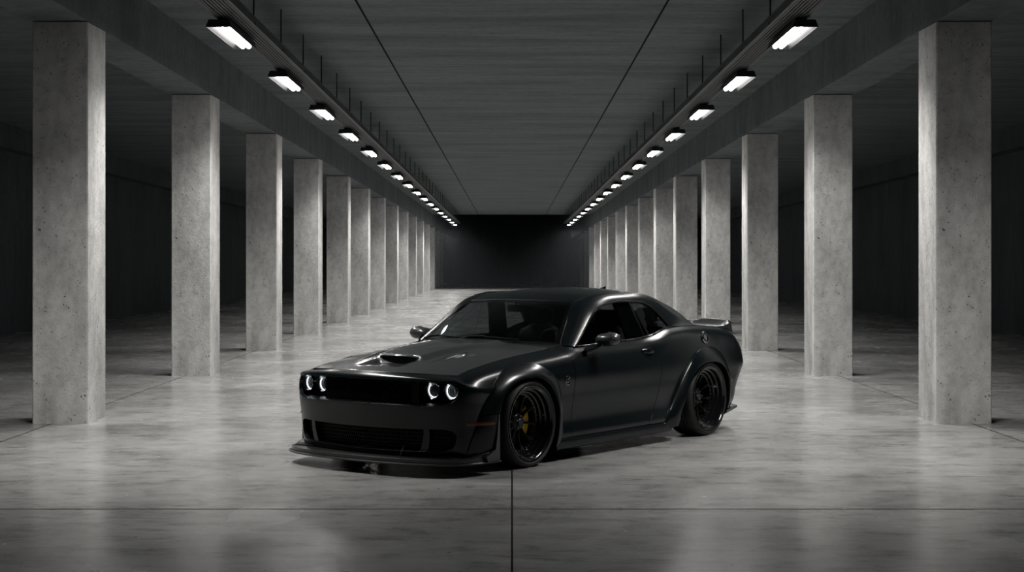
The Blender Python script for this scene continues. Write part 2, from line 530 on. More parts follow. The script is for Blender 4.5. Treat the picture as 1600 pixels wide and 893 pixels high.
lamp0 = make_lamp()
LAMP_X, LAMP_H, LAMP_DY, LAMP_Y = 3.135, 4.415, 4.33, 17.95
first = True
for s, nm in ((-1, 'left'), (1, 'right')):
    for i in range(-1, 17):
        y = LAMP_Y + i * LAMP_DY
        if first:
            o = lamp0; first = False
        else:
            o = lamp0.copy(); COL.objects.link(o)
            for ch in list(lamp0.children):
                c2 = ch.copy(); COL.objects.link(c2); c2.parent = o
        o.location = (s * LAMP_X, y, zt(LAMP_H, y))
        o.rotation_euler = (s * math.atan(SLOPE), 0, 0 if s < 0 else math.pi)
        if i < 0: lab = 'lit strip lamp overhead of the %s row, %s behind its first visible lamp' % (nm, ('first', 'second', 'third')[-1 - i])
        elif i == 0: lab = 'lit twin tube strip lamp nearest the camera at top %s under the cable tray' % nm
        elif i == 16: lab = 'last and most distant lit strip lamp of the %s row' % nm
        else: lab = '%s lit strip lamp from the camera in the %s ceiling row' % (ORD[i], nm)
        tag(o, lab, 'lamp', 'strip lamps of the %s row' % nm)
# ---------------------------------------------------------------- the car
# car axes used below: x rearward from the front axle, y to the car's own left, z up; cv() turns them into the root's local axes
TH = math.radians(36.2)
CAR_LABEL = 'satin black widebody coupe with carbon bonnet parked at an angle on the concrete floor'
_ox = 0.1643 - 0.99 * math.cos(TH)
_oy = 13.036 + 0.99 * math.sin(TH)
car = empty('car', (_ox, _oy, 0.0))
# local X = forward = -(sin, cos), local Y = left = (cos, -sin)
car.rotation_euler = (0, 0, math.atan2(-math.cos(TH), -math.sin(TH)))
tag(car, CAR_LABEL, 'car')

def cv(p): return (-p[0], p[1], p[2])

def pchip_slopes(X, Yv):
    X = np.asarray(X, float); Yv = np.asarray(Yv, float)
    h = np.diff(X)
    d = np.diff(Yv, axis=0) / h.reshape(-1, *([1] * (Yv.ndim - 1)))
    m = np.zeros_like(Yv)
    for i in range(1, len(X) - 1):
        a, b = d[i - 1], d[i]
        w1, w2 = 2 * h[i] + h[i - 1], h[i] + 2 * h[i - 1]
        with np.errstate(divide='ignore', invalid='ignore'):
            hm = (w1 + w2) / (w1 / a + w2 / b)
        m[i] = np.where(a * b > 0, hm, 0.0)
    m[0], m[-1] = d[0], d[-1]
    return m

class Curve:
    """monotone cubic through table points, any trailing shape"""
    def __init__(self, X, Yv):
        self.X = np.asarray(X, float); self.Y = np.asarray(Yv, float); self.m = pchip_slopes(self.X, self.Y)
    def __call__(self, x):
        x = np.atleast_1d(np.asarray(x, float))
        i = np.clip(np.searchsorted(self.X, x) - 1, 0, len(self.X) - 2)
        h = self.X[i + 1] - self.X[i]
        t = (x - self.X[i]) / h
        t = np.clip(t, -0.2, 1.2)
        sh = (-1,) + (1,) * (self.Y.ndim - 1)
        t = t.reshape(sh); h = h.reshape(sh)
        h00 = 2 * t**3 - 3 * t**2 + 1; h10 = t**3 - 2 * t**2 + t; h01 = -2 * t**3 + 3 * t**2; h11 = t**3 - t**2
        return h00 * self.Y[i] + h10 * h * self.m[i] + h01 * self.Y[i + 1] + h11 * h * self.m[i + 1]

VK = np.array([.10, .19, .32, .55, .76, .88, .95])
# side stations: u = x, then per key (y, z)
side = {
    -0.50: [(.90, .12), (.925, .20), (.93, .35), (.94, .55), (.935, .690), (.855, .792), (.745, .820)],
     0.00: [(.90, .10), (.945, .19), (.938, .32), (.950, .55), (.950, .742), (.868, .848), (.735, .885)],
     0.45: [(.90, .10), (.950, .19), (.938, .32), (.950, .55), (.955, .750), (.882, .872), (.745, .925)],
     0.62: [(.90, .10), (.950, .19), (.938, .32), (.950, .55), (.956, .754), (.892, .880), (.768, .940)],
     0.80: [(.90, .10), (.950, .19), (.938, .32), (.950, .55), (.956, .757), (.910, .882), (.858, .938)],
     1.30: [(.90, .10), (.950, .19), (.938, .32), (.950, .55), (.956, .761), (.914, .892), (.866, .953)],
     1.80: [(.90, .10), (.950, .19), (.938, .32), (.952, .55), (.958, .772), (.918, .905), (.866, .963)],
     2.10: [(.90, .10), (.950, .19), (.940, .32), (.955, .55), (.962, .785), (.930, .935), (.858, .990)],
     2.40: [(.90, .10), (.950, .19), (.940, .32), (.957, .55), (.966, .800), (.918, .990), (.845, 1.050)],
     2.70: [(.90, .11), (.950, .19), (.940, .32), (.957, .55), (.968, .800), (.912, 1.005), (.840, 1.057)],
     3.00: [(.89, .14), (.945, .21), (.938, .33), (.955, .55), (.965, .795), (.905, 1.000), (.830, 1.052)],
     3.30: [(.88, .18), (.930, .25), (.930, .36), (.945, .55), (.950, .780), (.890, .980), (.815, 1.035)],
}
front_plan = [(-.64, .928), (-.735, .895), (-.81, .83), (-.87, .74), (-.925, .60), (-.965, .42), (-.99, .20), (-1.0, 0.0)]
front_k6 = [(-.62, .752, .796), (-.70, .762, .778), (-.765, .735, .770), (-.815, .66, .774), (-.857, .54, .785), (-.90, .38, .796), (-.928, .19, .802), (-.94, 0, .803)]
front_k5 = [(.845, .770), (.838, .744), None, None, None, None, None, None]
front_off = [.055, .04, .022, -.006, .004]
front_z = [.14, .19, .36, .57, .705]
rear_plan = [(3.60, .925), (3.78, .895), (3.90, .83), (3.98, .72), (4.05, .50), (4.09, .25), (4.10, 0.0)]
rear_off = [.30, .15, .10, .03, 0.0, .055, .19]
rear_z = [.25, .33, .43, .56, .70, .87, .978]

def plan_normals(plan):
    P = np.array(plan, float)
    ext = np.vstack([P, [P[-2][0], -P[-2][1]]])
    t = np.gradient(ext, axis=0)[:len(P)]
    n = np.stack([t[:, 1], -t[:, 0]], 1)
    n /= np.linalg.norm(n, axis=1)[:, None]
    c = np.array([1.5, 0.0])
    for i in range(len(P)):
        if np.dot(n[i], P[i] - c) < 0: n[i] *= -1
    return P, n

stU, stP = [], []
P, nrm = plan_normals(front_plan)
arc = [0.0]
prev = np.array([-.50, .94])
acc = 0.0
fu = []
for p in P:
    acc += np.linalg.norm(p - prev); prev = p
    fu.append(-.50 - acc)
UF = fu[-1]
front = []
for i in range(len(P)):
    w = min(1.0, 0.35 + 0.3 * i)
    rows = []
    for k in range(5):
        z = front_z[k]
        if i < 2:
            zs = side[-0.50][k][1]
            z = zs + (z - zs) * (0.4 + 0.4 * i)
        q = P[i] - nrm[i] * front_off[k] * w
        rows.append((q[0], q[1], z))
    k6 = front_k6[i]
    if front_k5[i]:
        rows.append((P[i][0] + .0, front_k5[i][0], front_k5[i][1]))
    else:
        q = P[i] - nrm[i] * .022
        rows.append((q[0], q[1], min(.772, k6[2] - .018)))
    rows.append(k6)
    front.append((fu[i], rows))
# mirrored station beyond the centre keeps the nose smooth
c = front[-2]
front.append((UF - (front[-2][0] - UF), [(r[0], -r[1], r[2]) for r in c[1]]))
for u, rows in reversed(front):
    stU.append(u); stP.append(rows)
for u in sorted(side):
    stU.append(u); stP.append([(u, y, z) for y, z in side[u]])
P, nrm = plan_normals(rear_plan)
acc = 0.0; prev = np.array([3.30, .945]); ru = []
for p in P:
    acc += np.linalg.norm(p - prev); prev = p
    ru.append(3.30 + acc)
UR = ru[-1]
rear = []
for i in range(len(P)):
    w = (0.25, .7, 1, 1, 1, 1, 1)[i]
    rows = []
    for k in range(7):
        z0 = side[3.30][k][1]
        z = z0 + (rear_z[k] - z0) * (0.45, .8, 1, 1, 1, 1, 1)[i]
        o_ = rear_off[k] * w
        if i < 2 and k >= 5: o_ = (.035, .12)[k - 5] + (.0 if i == 0 else .02)
        q = P[i] - nrm[i] * o_
        rows.append((q[0], q[1], z))
    rear.append((ru[i], rows))
c = rear[-2]
rear.append((UR + (UR - rear[-2][0]), [(r[0], -r[1], r[2]) for r in c[1]]))
for u, rows in rear:
    stU.append(u); stP.append(rows)
LOFT = Curve(stU, np.array(stP))

def body(u, v):
    """body skin: u along the car (x on the sides, arc length round nose and tail), v nominal height -> (x, y, z)"""
    K = LOFT(u)                                     # (N,7,3)
    v = np.atleast_1d(np.asarray(v, float))
    h = np.diff(VK)
    d = np.diff(K, axis=1) / h[None, :, None]
    m = np.zeros_like(K)
    m[:, 1:-1] = (d[:, :-1] * h[None, 1:, None] + d[:, 1:] * h[None, :-1, None]) / (h[:-1] + h[1:])[None, :, None]
    m[:, 0] = d[:, 0]; m[:, -1] = d[:, -1]
    i = np.clip(np.searchsorted(VK, v) - 1, 0, 5)
    r = np.arange(len(v))
    hh = h[i]
    t = ((v - VK[i]) / hh)[:, None]
    hh = hh[:, None]
    return ((2 * t**3 - 3 * t**2 + 1) * K[r, i] + (t**3 - 2 * t**2 + t) * hh * m[r, i]
            + (-2 * t**3 + 3 * t**2) * K[r, i + 1] + (t**3 - t**2) * hh * m[r, i + 1])

def nosemap(q, v):
    q = np.atleast_1d(np.asarray(q, float))
    p = body(UF + np.abs(q), v)
    p[:, 1] *= np.where(q < 0, -1, 1)
    return p
def tailmap(q, v):
    q = np.atleast_1d(np.asarray(q, float))
    p = body(UR - np.abs(q), v)
    p[:, 1] *= np.where(q < 0, -1, 1)
    return p

def v_of(u, z):
    vs = np.linspace(.08, .97, 240)
    zz = body(np.full(240, u), vs)[:, 2]
    return float(np.interp(z, zz, vs))
def uv(x, z):
    """side skin parameter of a point given by its x and z"""
    u = x
    for _ in range(10):
        v = v_of(u, z)
        px = body([u], [v])[0][0]
        u += (x - px) * 0.9
        u = min(max(u, UF), UR)
    return (u, v_of(u, z))
def qv(y, z):
    """nose skin parameter of a point given by its y and z"""
    s = 1 if y >= 0 else -1
    y = abs(y); q = y
    for _ in range(14):
        v = v_of(UF + q, z)
        py = body([UF + q], [v])[0][1]
        q += (y - py) * 0.9
        q = min(max(q, 0), 1.3)
    return (s * q, v_of(UF + q, z))
def body_y(x, z):
    u, v = uv(x, z)
    return body([u], [v])[0][1]

# ---- panels: a constrained triangulation of an outline in parameter space, mapped on to a skin, with a returned edge
def densify(pts, step, closed=True):
    out = []
    n = len(pts)
    for i in range(n if closed else n - 1):
        a = np.array(pts[i], float); b = np.array(pts[(i + 1) % n], float)
        k = max(1, int(math.ceil(np.linalg.norm(b - a) / step)))
        for j in range(k): out.append(a + (b - a) * j / k)
    if not closed: out.append(np.array(pts[-1], float))
    return out

def inside(pts, poly):
    x, y = pts[:, 0], pts[:, 1]
    r = np.zeros(len(pts), bool)
    P_ = np.array(poly)
    for a, b in zip(P_, np.roll(P_, -1, axis=0)):
        c_ = (a[1] > y) != (b[1] > y)
        with np.errstate(divide='ignore', invalid='ignore'):
            xi = (b[0] - a[0]) * (y - a[1]) / (b[1] - a[1]) + a[0]
        r ^= c_ & (x < xi)
    return r

def smooth_poly(pts, n=8, closed=True):
    """Catmull-Rom through the points"""
    P_ = [np.array(p, float) for p in pts]
    out = []
    m = len(P_)
    for i in range(m if closed else m - 1):
        p0 = P_[(i - 1) % m] if (closed or i > 0) else P_[i]
        p1 = P_[i]; p2 = P_[(i + 1) % m]
        p3 = P_[(i + 2) % m] if (closed or i + 2 < m) else p2
        for j in range(n):
            t = j / n
            out.append(0.5 * ((2 * p1) + (-p0 + p2) * t + (2 * p0 - 5 * p1 + 4 * p2 - p3) * t * t + (-p0 + 3 * p1 - 3 * p2 + p3) * t**3))
    if not closed: out.append(P_[-1])
    return out

def skin_normals(mapf, U, V, ref, eps=2e-3):
    du = mapf(U + eps, V) - mapf(U - eps, V)
    dv = mapf(U, V + eps) - mapf(U, V - eps)
    n = np.cross(du, dv)
    n /= np.maximum(np.linalg.norm(n, axis=1), 1e-9)[:, None]
    s = np.sign((n * ref).sum(1)); s[s == 0] = 1
    return n * s[:, None]

def panel(name, outline, mapf, mat, parent, holes=(), step=.03, depth=.014, hole_depth=.03, ref=None, mirror=False, lift=0.0):
    out = densify(outline, step)
    hs = [densify(h, step * .8) for h in holes]
    verts, edges = [], []
    def add(loop):
        b0 = len(verts)
        verts.extend(loop)
        n = len(loop)
        edges.extend((b0 + i, b0 + (i + 1) % n) for i in range(n))
    add(out)
    for h_ in hs: add(h_)
    B = np.array(verts)
    lo, hi = B.min(0), B.max(0)
    gx = np.arange(lo[0] + step * .5, hi[0], step); gy = np.arange(lo[1] + step * .5, hi[1], step * .87)
    G = np.array([(x + (step * .5 if j % 2 else 0), y) for j, y in enumerate(gy) for x in gx])
    if len(G):
        ok = inside(G, out)
        for h_ in hs: ok &= ~inside(G, h_)
        G = G[ok]
        if len(G):
            dmin = np.full(len(G), 9.0)
            for b in range(0, len(B), 200):
                dd = np.sqrt(((G[:, None, :] - B[None, b:b + 200, :])**2).sum(2)).min(1)
                dmin = np.minimum(dmin, dd)
            G = G[dmin > step * .45]
    allv = [Vector((float(p[0]), float(p[1]))) for p in verts] + [Vector((float(p[0]), float(p[1]))) for p in G]
    rv, re_, rf, *_ = delaunay_2d_cdt(allv, edges, [], 0, 1e-6)
    Q = np.array([(p[0], p[1]) for p in rv])
    T = np.array([list(f) for f in rf if len(f) == 3])
    C_ = Q[T].mean(1)
    ok = inside(C_, out)
    for h_ in hs: ok &= ~inside(C_, h_)
    T = T[ok]
    Pm = mapf(Q[:, 0], Q[:, 1])
    if ref is None: r_ = Pm - np.array([1.5, 0, .45])
    else: r_ = np.tile(np.array(ref, float), (len(Q), 1))
    Nm = skin_normals(mapf, Q[:, 0], Q[:, 1], r_)
    Pm = Pm + Nm * lift
    # boundary edges
    cnt = {}
    for t in T:
        for a, b in ((t[0], t[1]), (t[1], t[2]), (t[2], t[0])):
            k = (min(a, b), max(a, b)); cnt[k] = cnt.get(k, 0) + 1
    bed = [k for k, c_ in cnt.items() if c_ == 1]
    hset = np.array([p for h_ in hs for p in h_]) if hs else None
    V3 = [tuple(p) for p in Pm]; Nn = [tuple(n) for n in Nm]
    faces = []
    for t in T:
        a, b, c_ = (np.array(V3[i]) for i in t)
        g = np.cross(b - a, c_ - a)
        if np.dot(g, Nm[t[0]] + Nm[t[1]] + Nm[t[2]]) < 0: t = t[::-1]
        faces.append(tuple(int(i) for i in t))
    cen = {}
    for t in T:
        for a, b in ((t[0], t[1]), (t[1], t[2]), (t[2], t[0])):
            k = (min(a, b), max(a, b))
            if cnt[k] == 1: cen[k] = Pm[list(t)].mean(0)
    en = {}
    for a, b in bed:
        e = Pm[b] - Pm[a]
        o_ = np.cross(e, Nm[a] + Nm[b])
        if np.dot(o_, (Pm[a] + Pm[b]) / 2 - cen[(a, b)]) < 0: o_ = -o_
        o_ /= max(np.linalg.norm(o_), 1e-9)
        for i in (a, b): en[i] = en.get(i, 0) + o_
    mp_ = {}
    for i, o_ in en.items():
        o_ = o_ / max(np.linalg.norm(o_), 1e-9)
        d_ = depth
        if hset is not None and np.min(((hset - Q[i])**2).sum(1)) < 1e-8: d_ = hole_depth
        mid = o_ + Nm[i]; mid /= np.linalg.norm(mid)
        mp_[i] = (len(V3), len(V3) + 1)
        V3.append(tuple(Pm[i] + o_ * .0025 - Nm[i] * .0025)); Nn.append(tuple(o_))
        V3.append(tuple(Pm[i] + o_ * .0025 - Nm[i] * d_)); Nn.append(tuple(o_))
    for a, b in bed:
        for q_ in ((a, b, mp_[b][0], mp_[a][0]), (mp_[a][0], mp_[b][0], mp_[b][1], mp_[a][1])):
            p_ = [np.array(V3[i]) for i in q_]
            g = np.cross(p_[2] - p_[0], p_[3] - p_[1])
            n_ = sum(np.array(Nn[i]) for i in q_)
            faces.append(q_ if np.dot(g, n_) > 0 else q_[::-1])
    res = []
    for mir in ((False, True) if mirror else (False,)):
        sy = -1 if mir else 1
        vv = [(-p[0], sy * p[1], p[2]) for p in V3]; nn = [(-n[0], sy * n[1], n[2]) for n in Nn]
        ff = faces if mir else [f[::-1] for f in faces]
        me = bpy.data.meshes.new(name)
        me.from_pydata(vv, [], ff)
        me.materials.append(mat)
        me.shade_smooth()
        me.normals_split_custom_set_from_vertices(nn)
        res.append(link(name, me, parent))
    return res if mirror else res[0]

def grid_mesh(name, rows, mat, parent, closed_v=False, smooth=35, mirror=False, thick=0.0):
    """rows: list of equal length point lists in car axes"""
    res = []
    for mir in ((False, True) if mirror else (False,)):
        sy = -1 if mir else 1
        bm = bmesh.new()
        R = [[bm.verts.new((-p[0], sy * p[1], p[2])) for p in r] for r in rows]
        n = len(R[0])
        for A, B in zip(R[:-1], R[1:]):
            for k in range(n if closed_v else n - 1):
                try: bm.faces.new((A[k], A[(k + 1) % n], B[(k + 1) % n], B[k]))
                except ValueError: pass
        bmesh.ops.remove_doubles(bm, verts=bm.verts, dist=1e-5)
        bmesh.ops.recalc_face_normals(bm, faces=bm.faces)
        if thick:
            bmesh.ops.solidify(bm, geom=bm.faces[:], thickness=thick)
            bmesh.ops.recalc_face_normals(bm, faces=bm.faces)
        res.append(bm_obj(name, bm, mat, parent, None, smooth, recalc=False))
    return res if mirror else res[0]

def tube_obj(name, pts, rad, mat, parent, seg=8, closed=False, mirror=False):
    res = []
    for sy in ((1, -1) if mirror else (1,)):
        bm = bmesh.new()
        bm_tube(bm, [(-p[0], sy * p[1], p[2]) for p in pts], rad, seg, closed)
        res.append(bm_obj(name, bm, mat, parent, None, 60))
    return res if mirror else res[0]

def loft_solid(name, sections, mat, parent, mirror=False, smooth=35):
    """closed sections of equal count, capped at both ends"""
    res = []
    for sy in ((1, -1) if mirror else (1,)):
        bm = bmesh.new()
        R = [[bm.verts.new((-p[0], sy * p[1], p[2])) for p in s_] for s_ in sections]
        n = len(R[0])
        for A, B in zip(R[:-1], R[1:]):
            for k in range(n): bm.faces.new((A[k], A[(k + 1) % n], B[(k + 1) % n], B[k]))
        bm.faces.new(R[0]); bm.faces.new(R[-1])
        res.append(bm_obj(name, bm, mat, parent, None, smooth))
    return res if mirror else res[0]

def arc_pts(cx, cz, r, a0, a1, n):
    return [(cx + r * math.cos(math.radians(a0 + (a1 - a0) * i / n)), cz + r * math.sin(math.radians(a0 + (a1 - a0) * i / n))) for i in range(n + 1)]

# ---- skin panels on the sides
TOP = VK[-1]
G_ = .004
seam_f = [(-.70, .745), (-.655, .66), (-.615, .56), (-.60, .50)]            # bumper / fender seam, top to bottom
door_f = [(.640, .936), (.672, .85), (.680, .76), (.668, .55), (.640, .32), (.627, .195)]
door_r = [(1.905, .966), (2.02, .86), (2.094, .785), (2.092, .644), (2.054, .44), (1.96, .28), (1.884, .197)]
def shift(pts, dx): return [(x + dx, z) for x, z in pts]
def side_uv(pts): return [uv(x, z) for x, z in densify(pts, .05, closed=False)]
def toprow(x0, x1, n=20): return [(x0 + (x1 - x0) * i / n, TOP) for i in range(n + 1)]

u_top_f = uv(-.70, .745)[0]
top_u0 = -.735
arch = arc_pts(0, .36, .43, -22, 172, 40)
arch = [p for p in arch]
fender_out = ([(top_u0, TOP)] + toprow(top_u0 + .03, .64 - G_, 24) + side_uv(shift(door_f, -G_))
              + [(x, .19) for x in np.linspace(.55, .41, 4)] + side_uv(arc_pts(0, .36, .43, -22, 165, 40))
              + side_uv([(-.50, .47), (-.60, .50)]) + side_uv(seam_f[::-1]))
panel('front_fender', fender_out, body, M['paint'], car, mirror=True)

door_out = (toprow(.64 + G_, 1.905 - G_, 26) + side_uv(shift(door_r, -G_)) + [(x, .193) for x in np.linspace(1.85, .65, 24)]
            + side_uv(shift(door_f, G_))[::-1])
doors = panel('door', door_out, body, M['paint'], car, mirror=True)

q_end = 3.58
quarter_out = (toprow(1.905 + G_, q_end, 34) + [(q_end, v) for v in np.linspace(.93, .20, 18)]
               + [(x, .13) for x in np.linspace(3.5, 3.38, 3)] + side_uv(arc_pts(2.93, .335, .49, -12, 197, 40))
               + [(x, .193) for x in np.linspace(2.4, 1.9, 10)] + side_uv(shift(door_r, G_))[::-1])
panel('rear_quarter_panel', quarter_out, body, M['paint'], car, mirror=True)

# side skirt below the door
sk = []
for x in np.linspace(.40, 2.28, 24):
    e = 0.0
    sk.append([(x, .86, .10), (x, .925, .092), (x, .958, .104), (x, .965, .125), (x, .955, .178), (x, .945, .186), (x, .90, .186)])
loft_solid('side_skirt', sk, M['paint'], car, mirror=True)

# ---- nose: bumper skin with grille opening and lower intake
def nose_loop(pts): return [qv(y, z) for y, z in pts]
g_top = [(-.70, .738), (-.40, .745), (0, .748), (.40, .745), (.70, .738)]
grille_half = [(0, .746), (.25, .7455), (.50, .743), (.70, .737), (.80, .722), (.845, .690), (.855, .650), (.845, .605), (.81, .572), (.74, .553),
               (.64, .545), (.575, .540), (.50, .549), (.40, .551), (.2, .551)]
grille = nose_loop(grille_half + [(-y, z) for y, z in grille_half[:0:-1]])
intake_half = [(0, .360), (.3, .361), (.6, .366), (.74, .368), (.80, .352), (.825, .315), (.815, .255), (.79, .212), (.74, .195), (.5, .186), (.25, .182), (0.0, .181)]
intake = nose_loop(intake_half + [(-y, z) for y, z in intake_half[-2:0:-1]])
Qs = [ (abs(uv(x, z)[0] - UF) - .004, uv(x, z)[1]) for x, z in densify(seam_f, .04, closed=False)]
q_top = top_u0 - UF - .004
half = ([(q_top * i / 24, TOP) for i in range(25)] + Qs + [(abs(uv(x, z)[0] - UF), uv(x, z)[1]) for x, z in ((-.585, .45), (-.57, .38), (-.56, .28), (-.56, .20))])
qb = half[-1][0]
half += [(qb * (1 - i / 24), .115) for i in range(0, 24)]
bumper_out = half + [(0, .115)] + [(-q, v) for q, v in half[::-1]][:-1]
front_bumper = panel('front_bumper', bumper_out, nosemap, M['paint'], car, holes=[grille, intake], hole_depth=.032, step=.028)

# honeycomb inserts: real hexagonal cells on a dark backing
def off_nose(d):
    def f(q, v):
        q = np.atleast_1d(np.asarray(q, float)); v = np.atleast_1d(np.asarray(v, float))
        p = nosemap(q, v)
        n = skin_normals(nosemap, q, v, p - np.array([1.5, 0, .45]))
        return p - n * d
    return f
def honeycomb(name, region, mapf, depth, cell, parent, mat):
    r = cell / math.sqrt(3)
    R_ = np.array(region)
    lo, hi = R_.min(0), R_.max(0)
    bm = bmesh.new()
    j = 0
    y = lo[1]
    cs = []
    while y < hi[1] + r:
        x = lo[0] + (cell / 2 if j % 2 else 0)
        while x < hi[0] + cell:
            cs.append((x, y)); x += cell
        y += 1.5 * r; j += 1
    cs = np.array(cs)
    cs = cs[inside(cs, region)]
    a = np.radians(np.arange(6) * 60 + 30)
    for (x, y) in cs:
        o_ = np.stack([x + r * .99 * np.cos(a), y + r * .99 * np.sin(a)], 1)
        i_ = np.stack([x + r * .78 * np.cos(a), y + r * .78 * np.sin(a)], 1)
        po = mapf(o_[:, 0], o_[:, 1]); pi_ = mapf(i_[:, 0], i_[:, 1])
        n = skin_normals(mapf, i_[:, 0], i_[:, 1], pi_ - np.array([1.5, 0, .45]))
        pb = pi_ - n * depth
        A = [bm.verts.new(cv(p)) for p in po]; B = [bm.verts.new(cv(p)) for p in pi_]; C_ = [bm.verts.new(cv(p)) for p in pb]
        for k in range(6):
            bm.faces.new((A[k], B[k], B[(k + 1) % 6], A[(k + 1) % 6]))
            bm.faces.new((B[k], C_[k], C_[(k + 1) % 6], B[(k + 1) % 6]))
    return bm_obj(name, bm, mat, parent, recalc=False)

def scaled(loop, f):
    a = np.array(loop); c_ = a.mean(0); return [tuple(c_ + (p - c_) * f) for p in a]
gcore_half = [(0, .746), (.25, .7455), (.41, .744), (.455, .735), (.46, .65), (.455, .56), (.41, .551), (.2, .551)]
gcore = nose_loop(gcore_half + [(-y, z) for y, z in gcore_half[:0:-1]])
def stretch(loop, d): return [(q, v + d * (1 if v > np.mean([p[1] for p in loop]) else -1)) for q, v in loop]
gr_back = panel('grille', stretch(gcore, .01), off_nose(.078), M['dark'], car, step=.05, depth=.01)
honeycomb('grille_mesh', gcore, off_nose(.055), .02, .024, gr_back, M['mesh'])
in_back = panel('lower_intake', scaled(intake, 1.03), off_nose(.085), M['dark'], car, step=.05, depth=.01)
honeycomb('intake_mesh', intake, off_nose(.055), .02, .024, in_back, M['mesh'])
# dark pockets that hold the headlights
pk = [(.44, .752), (.70, .748), (.83, .735), (.875, .690), (.88, .64), (.86, .58), (.80, .55), (.62, .535), (.44, .54)]
for s in (1, -1):
    panel('headlight_pocket', nose_loop([(s * y, z) for y, z in pk]), lambda q, v: nosemap(q, v) + np.array([.19, 0, 0]), M['dark'], car, step=.05, depth=.01)
# upright blades in the intake
for s in (1, -1):
    rows = []
    for t in np.linspace(0, 1, 6):
        z = .372 - .19 * t
        y0 = s * (.585 - .03 * t * t * 1.5)
        w = .045 + .02 * t
        q0, v0 = qv(y0, max(z, .15)); q1, v1 = qv(y0 + s * w, max(z, .15))
        a = off_nose(.012)([q0], [v0])[0]; b = off_nose(.012)([q1], [v1])[0]
        c_ = off_nose(.075)([q1], [v1])[0]; d_ = off_nose(.075)([q0], [v0])[0]
        rows.append([a, b, c_, d_])
    loft_solid('intake_blade', rows, M['paint'], in_back)

# lip shelf under the grille
sh = []
for y in np.linspace(-.80, .80, 41):
    q, v = qv(y, .553)
    f_ = .545 + .004 * math.cos(y * 2)
    a = off_nose(.004)([q], [v])[0]; b = off_nose(.074)([q], [v])[0]
    sh.append([(a[0], a[1], f_ - .004), (b[0], b[1], f_ + .018), (b[0], b[1], f_ - .02), (a[0] + .01, a[1], f_ - .02)])
loft_solid('grille_lip', sh, M['paint'], car)

# ---- headlights: bowl, light ring, lens barrel
def headlight(x, y, z, yaw, inner):
    root = empty('headlight')
    root.parent = car
    root.location = cv((x, y, z))
    root.rotation_euler = (0, 0, yaw)
    root.scale = (1, .93, .93)
    # local: +X forward (out of the car)
    def lathe(name, prof, mat, seg=36, smooth=40):
        bm = bmesh.new()
        R = [[bm.verts.new((a, r * math.cos(k * 2 * math.pi / seg), r * math.sin(k * 2 * math.pi / seg))) for k in range(seg)] for a, r in prof]
        for A, B in zip(R[:-1], R[1:]):
            for k in range(seg): bm.faces.new((A[k], A[(k + 1) % seg], B[(k + 1) % seg], B[k]))
        return bm_obj(name, bm, mat, root, None, smooth)
    lathe('bezel', [(-.10, .0755), (.010, .0755), (.016, .072), (.012, .067), (-.01, .0645), (-.036, .064)], M['gloss'])
    lathe('bowl', [(-.030, .064), (-.034, .054), (-.040, .050), (-.046, .046), (-.058, .045), (-.060, .038), (-.070, .037), (-.072, .031), (-.084, .030), (-.086, .0001)], M['silver'])
    lathe('lens', [(-.080, .028), (-.070, .026), (-.058, .018), (-.054, .0001)] if not inner else [(-.081, .029), (-.079, .0001)], M['gloss'])
    bm = bmesh.new()
    pts, rr = [], []
    for k in range(49):
        a = math.radians(58 + 264 * k / 48 + 0)
        pts.append((-.020, .0585 * math.sin(a) * 1.0, .0585 * math.cos(a)))
        rr.append(.0038)
    # ring open at the top-outer side, as a horseshoe
    bm_tube(bm, pts, rr, 8)
    bm_obj('light_ring', bm, M['halo'], root, None, 60)
    lathe('cover_glass', [(.006, .066), (.012, .05), (.016, .025), (.017, .0001)], M['lens_cover'])
    return root
M['lens_cover'] = glass_mat('clear_lens', (0.9, 0.92, 0.93))
for s in (1, -1):
    headlight(-.785, s * .588, .660, s * .06, True)
    headlight(-.768, s * .762, .661, s * .12, False)

# ---- side markers, badge
def side_patch(name, pts, mat, parent, lift, mirror=True, n=1):
    loop = [uv(x, z) for x, z in pts]
    return panel(name, loop, body, mat, parent, step=.02, depth=.006, lift=lift, mirror=mirror)
side_patch('rear_marker', [(3.41, .475), (3.54, .480), (3.54, .507), (3.41, .502)], M['amber'], car, .004)

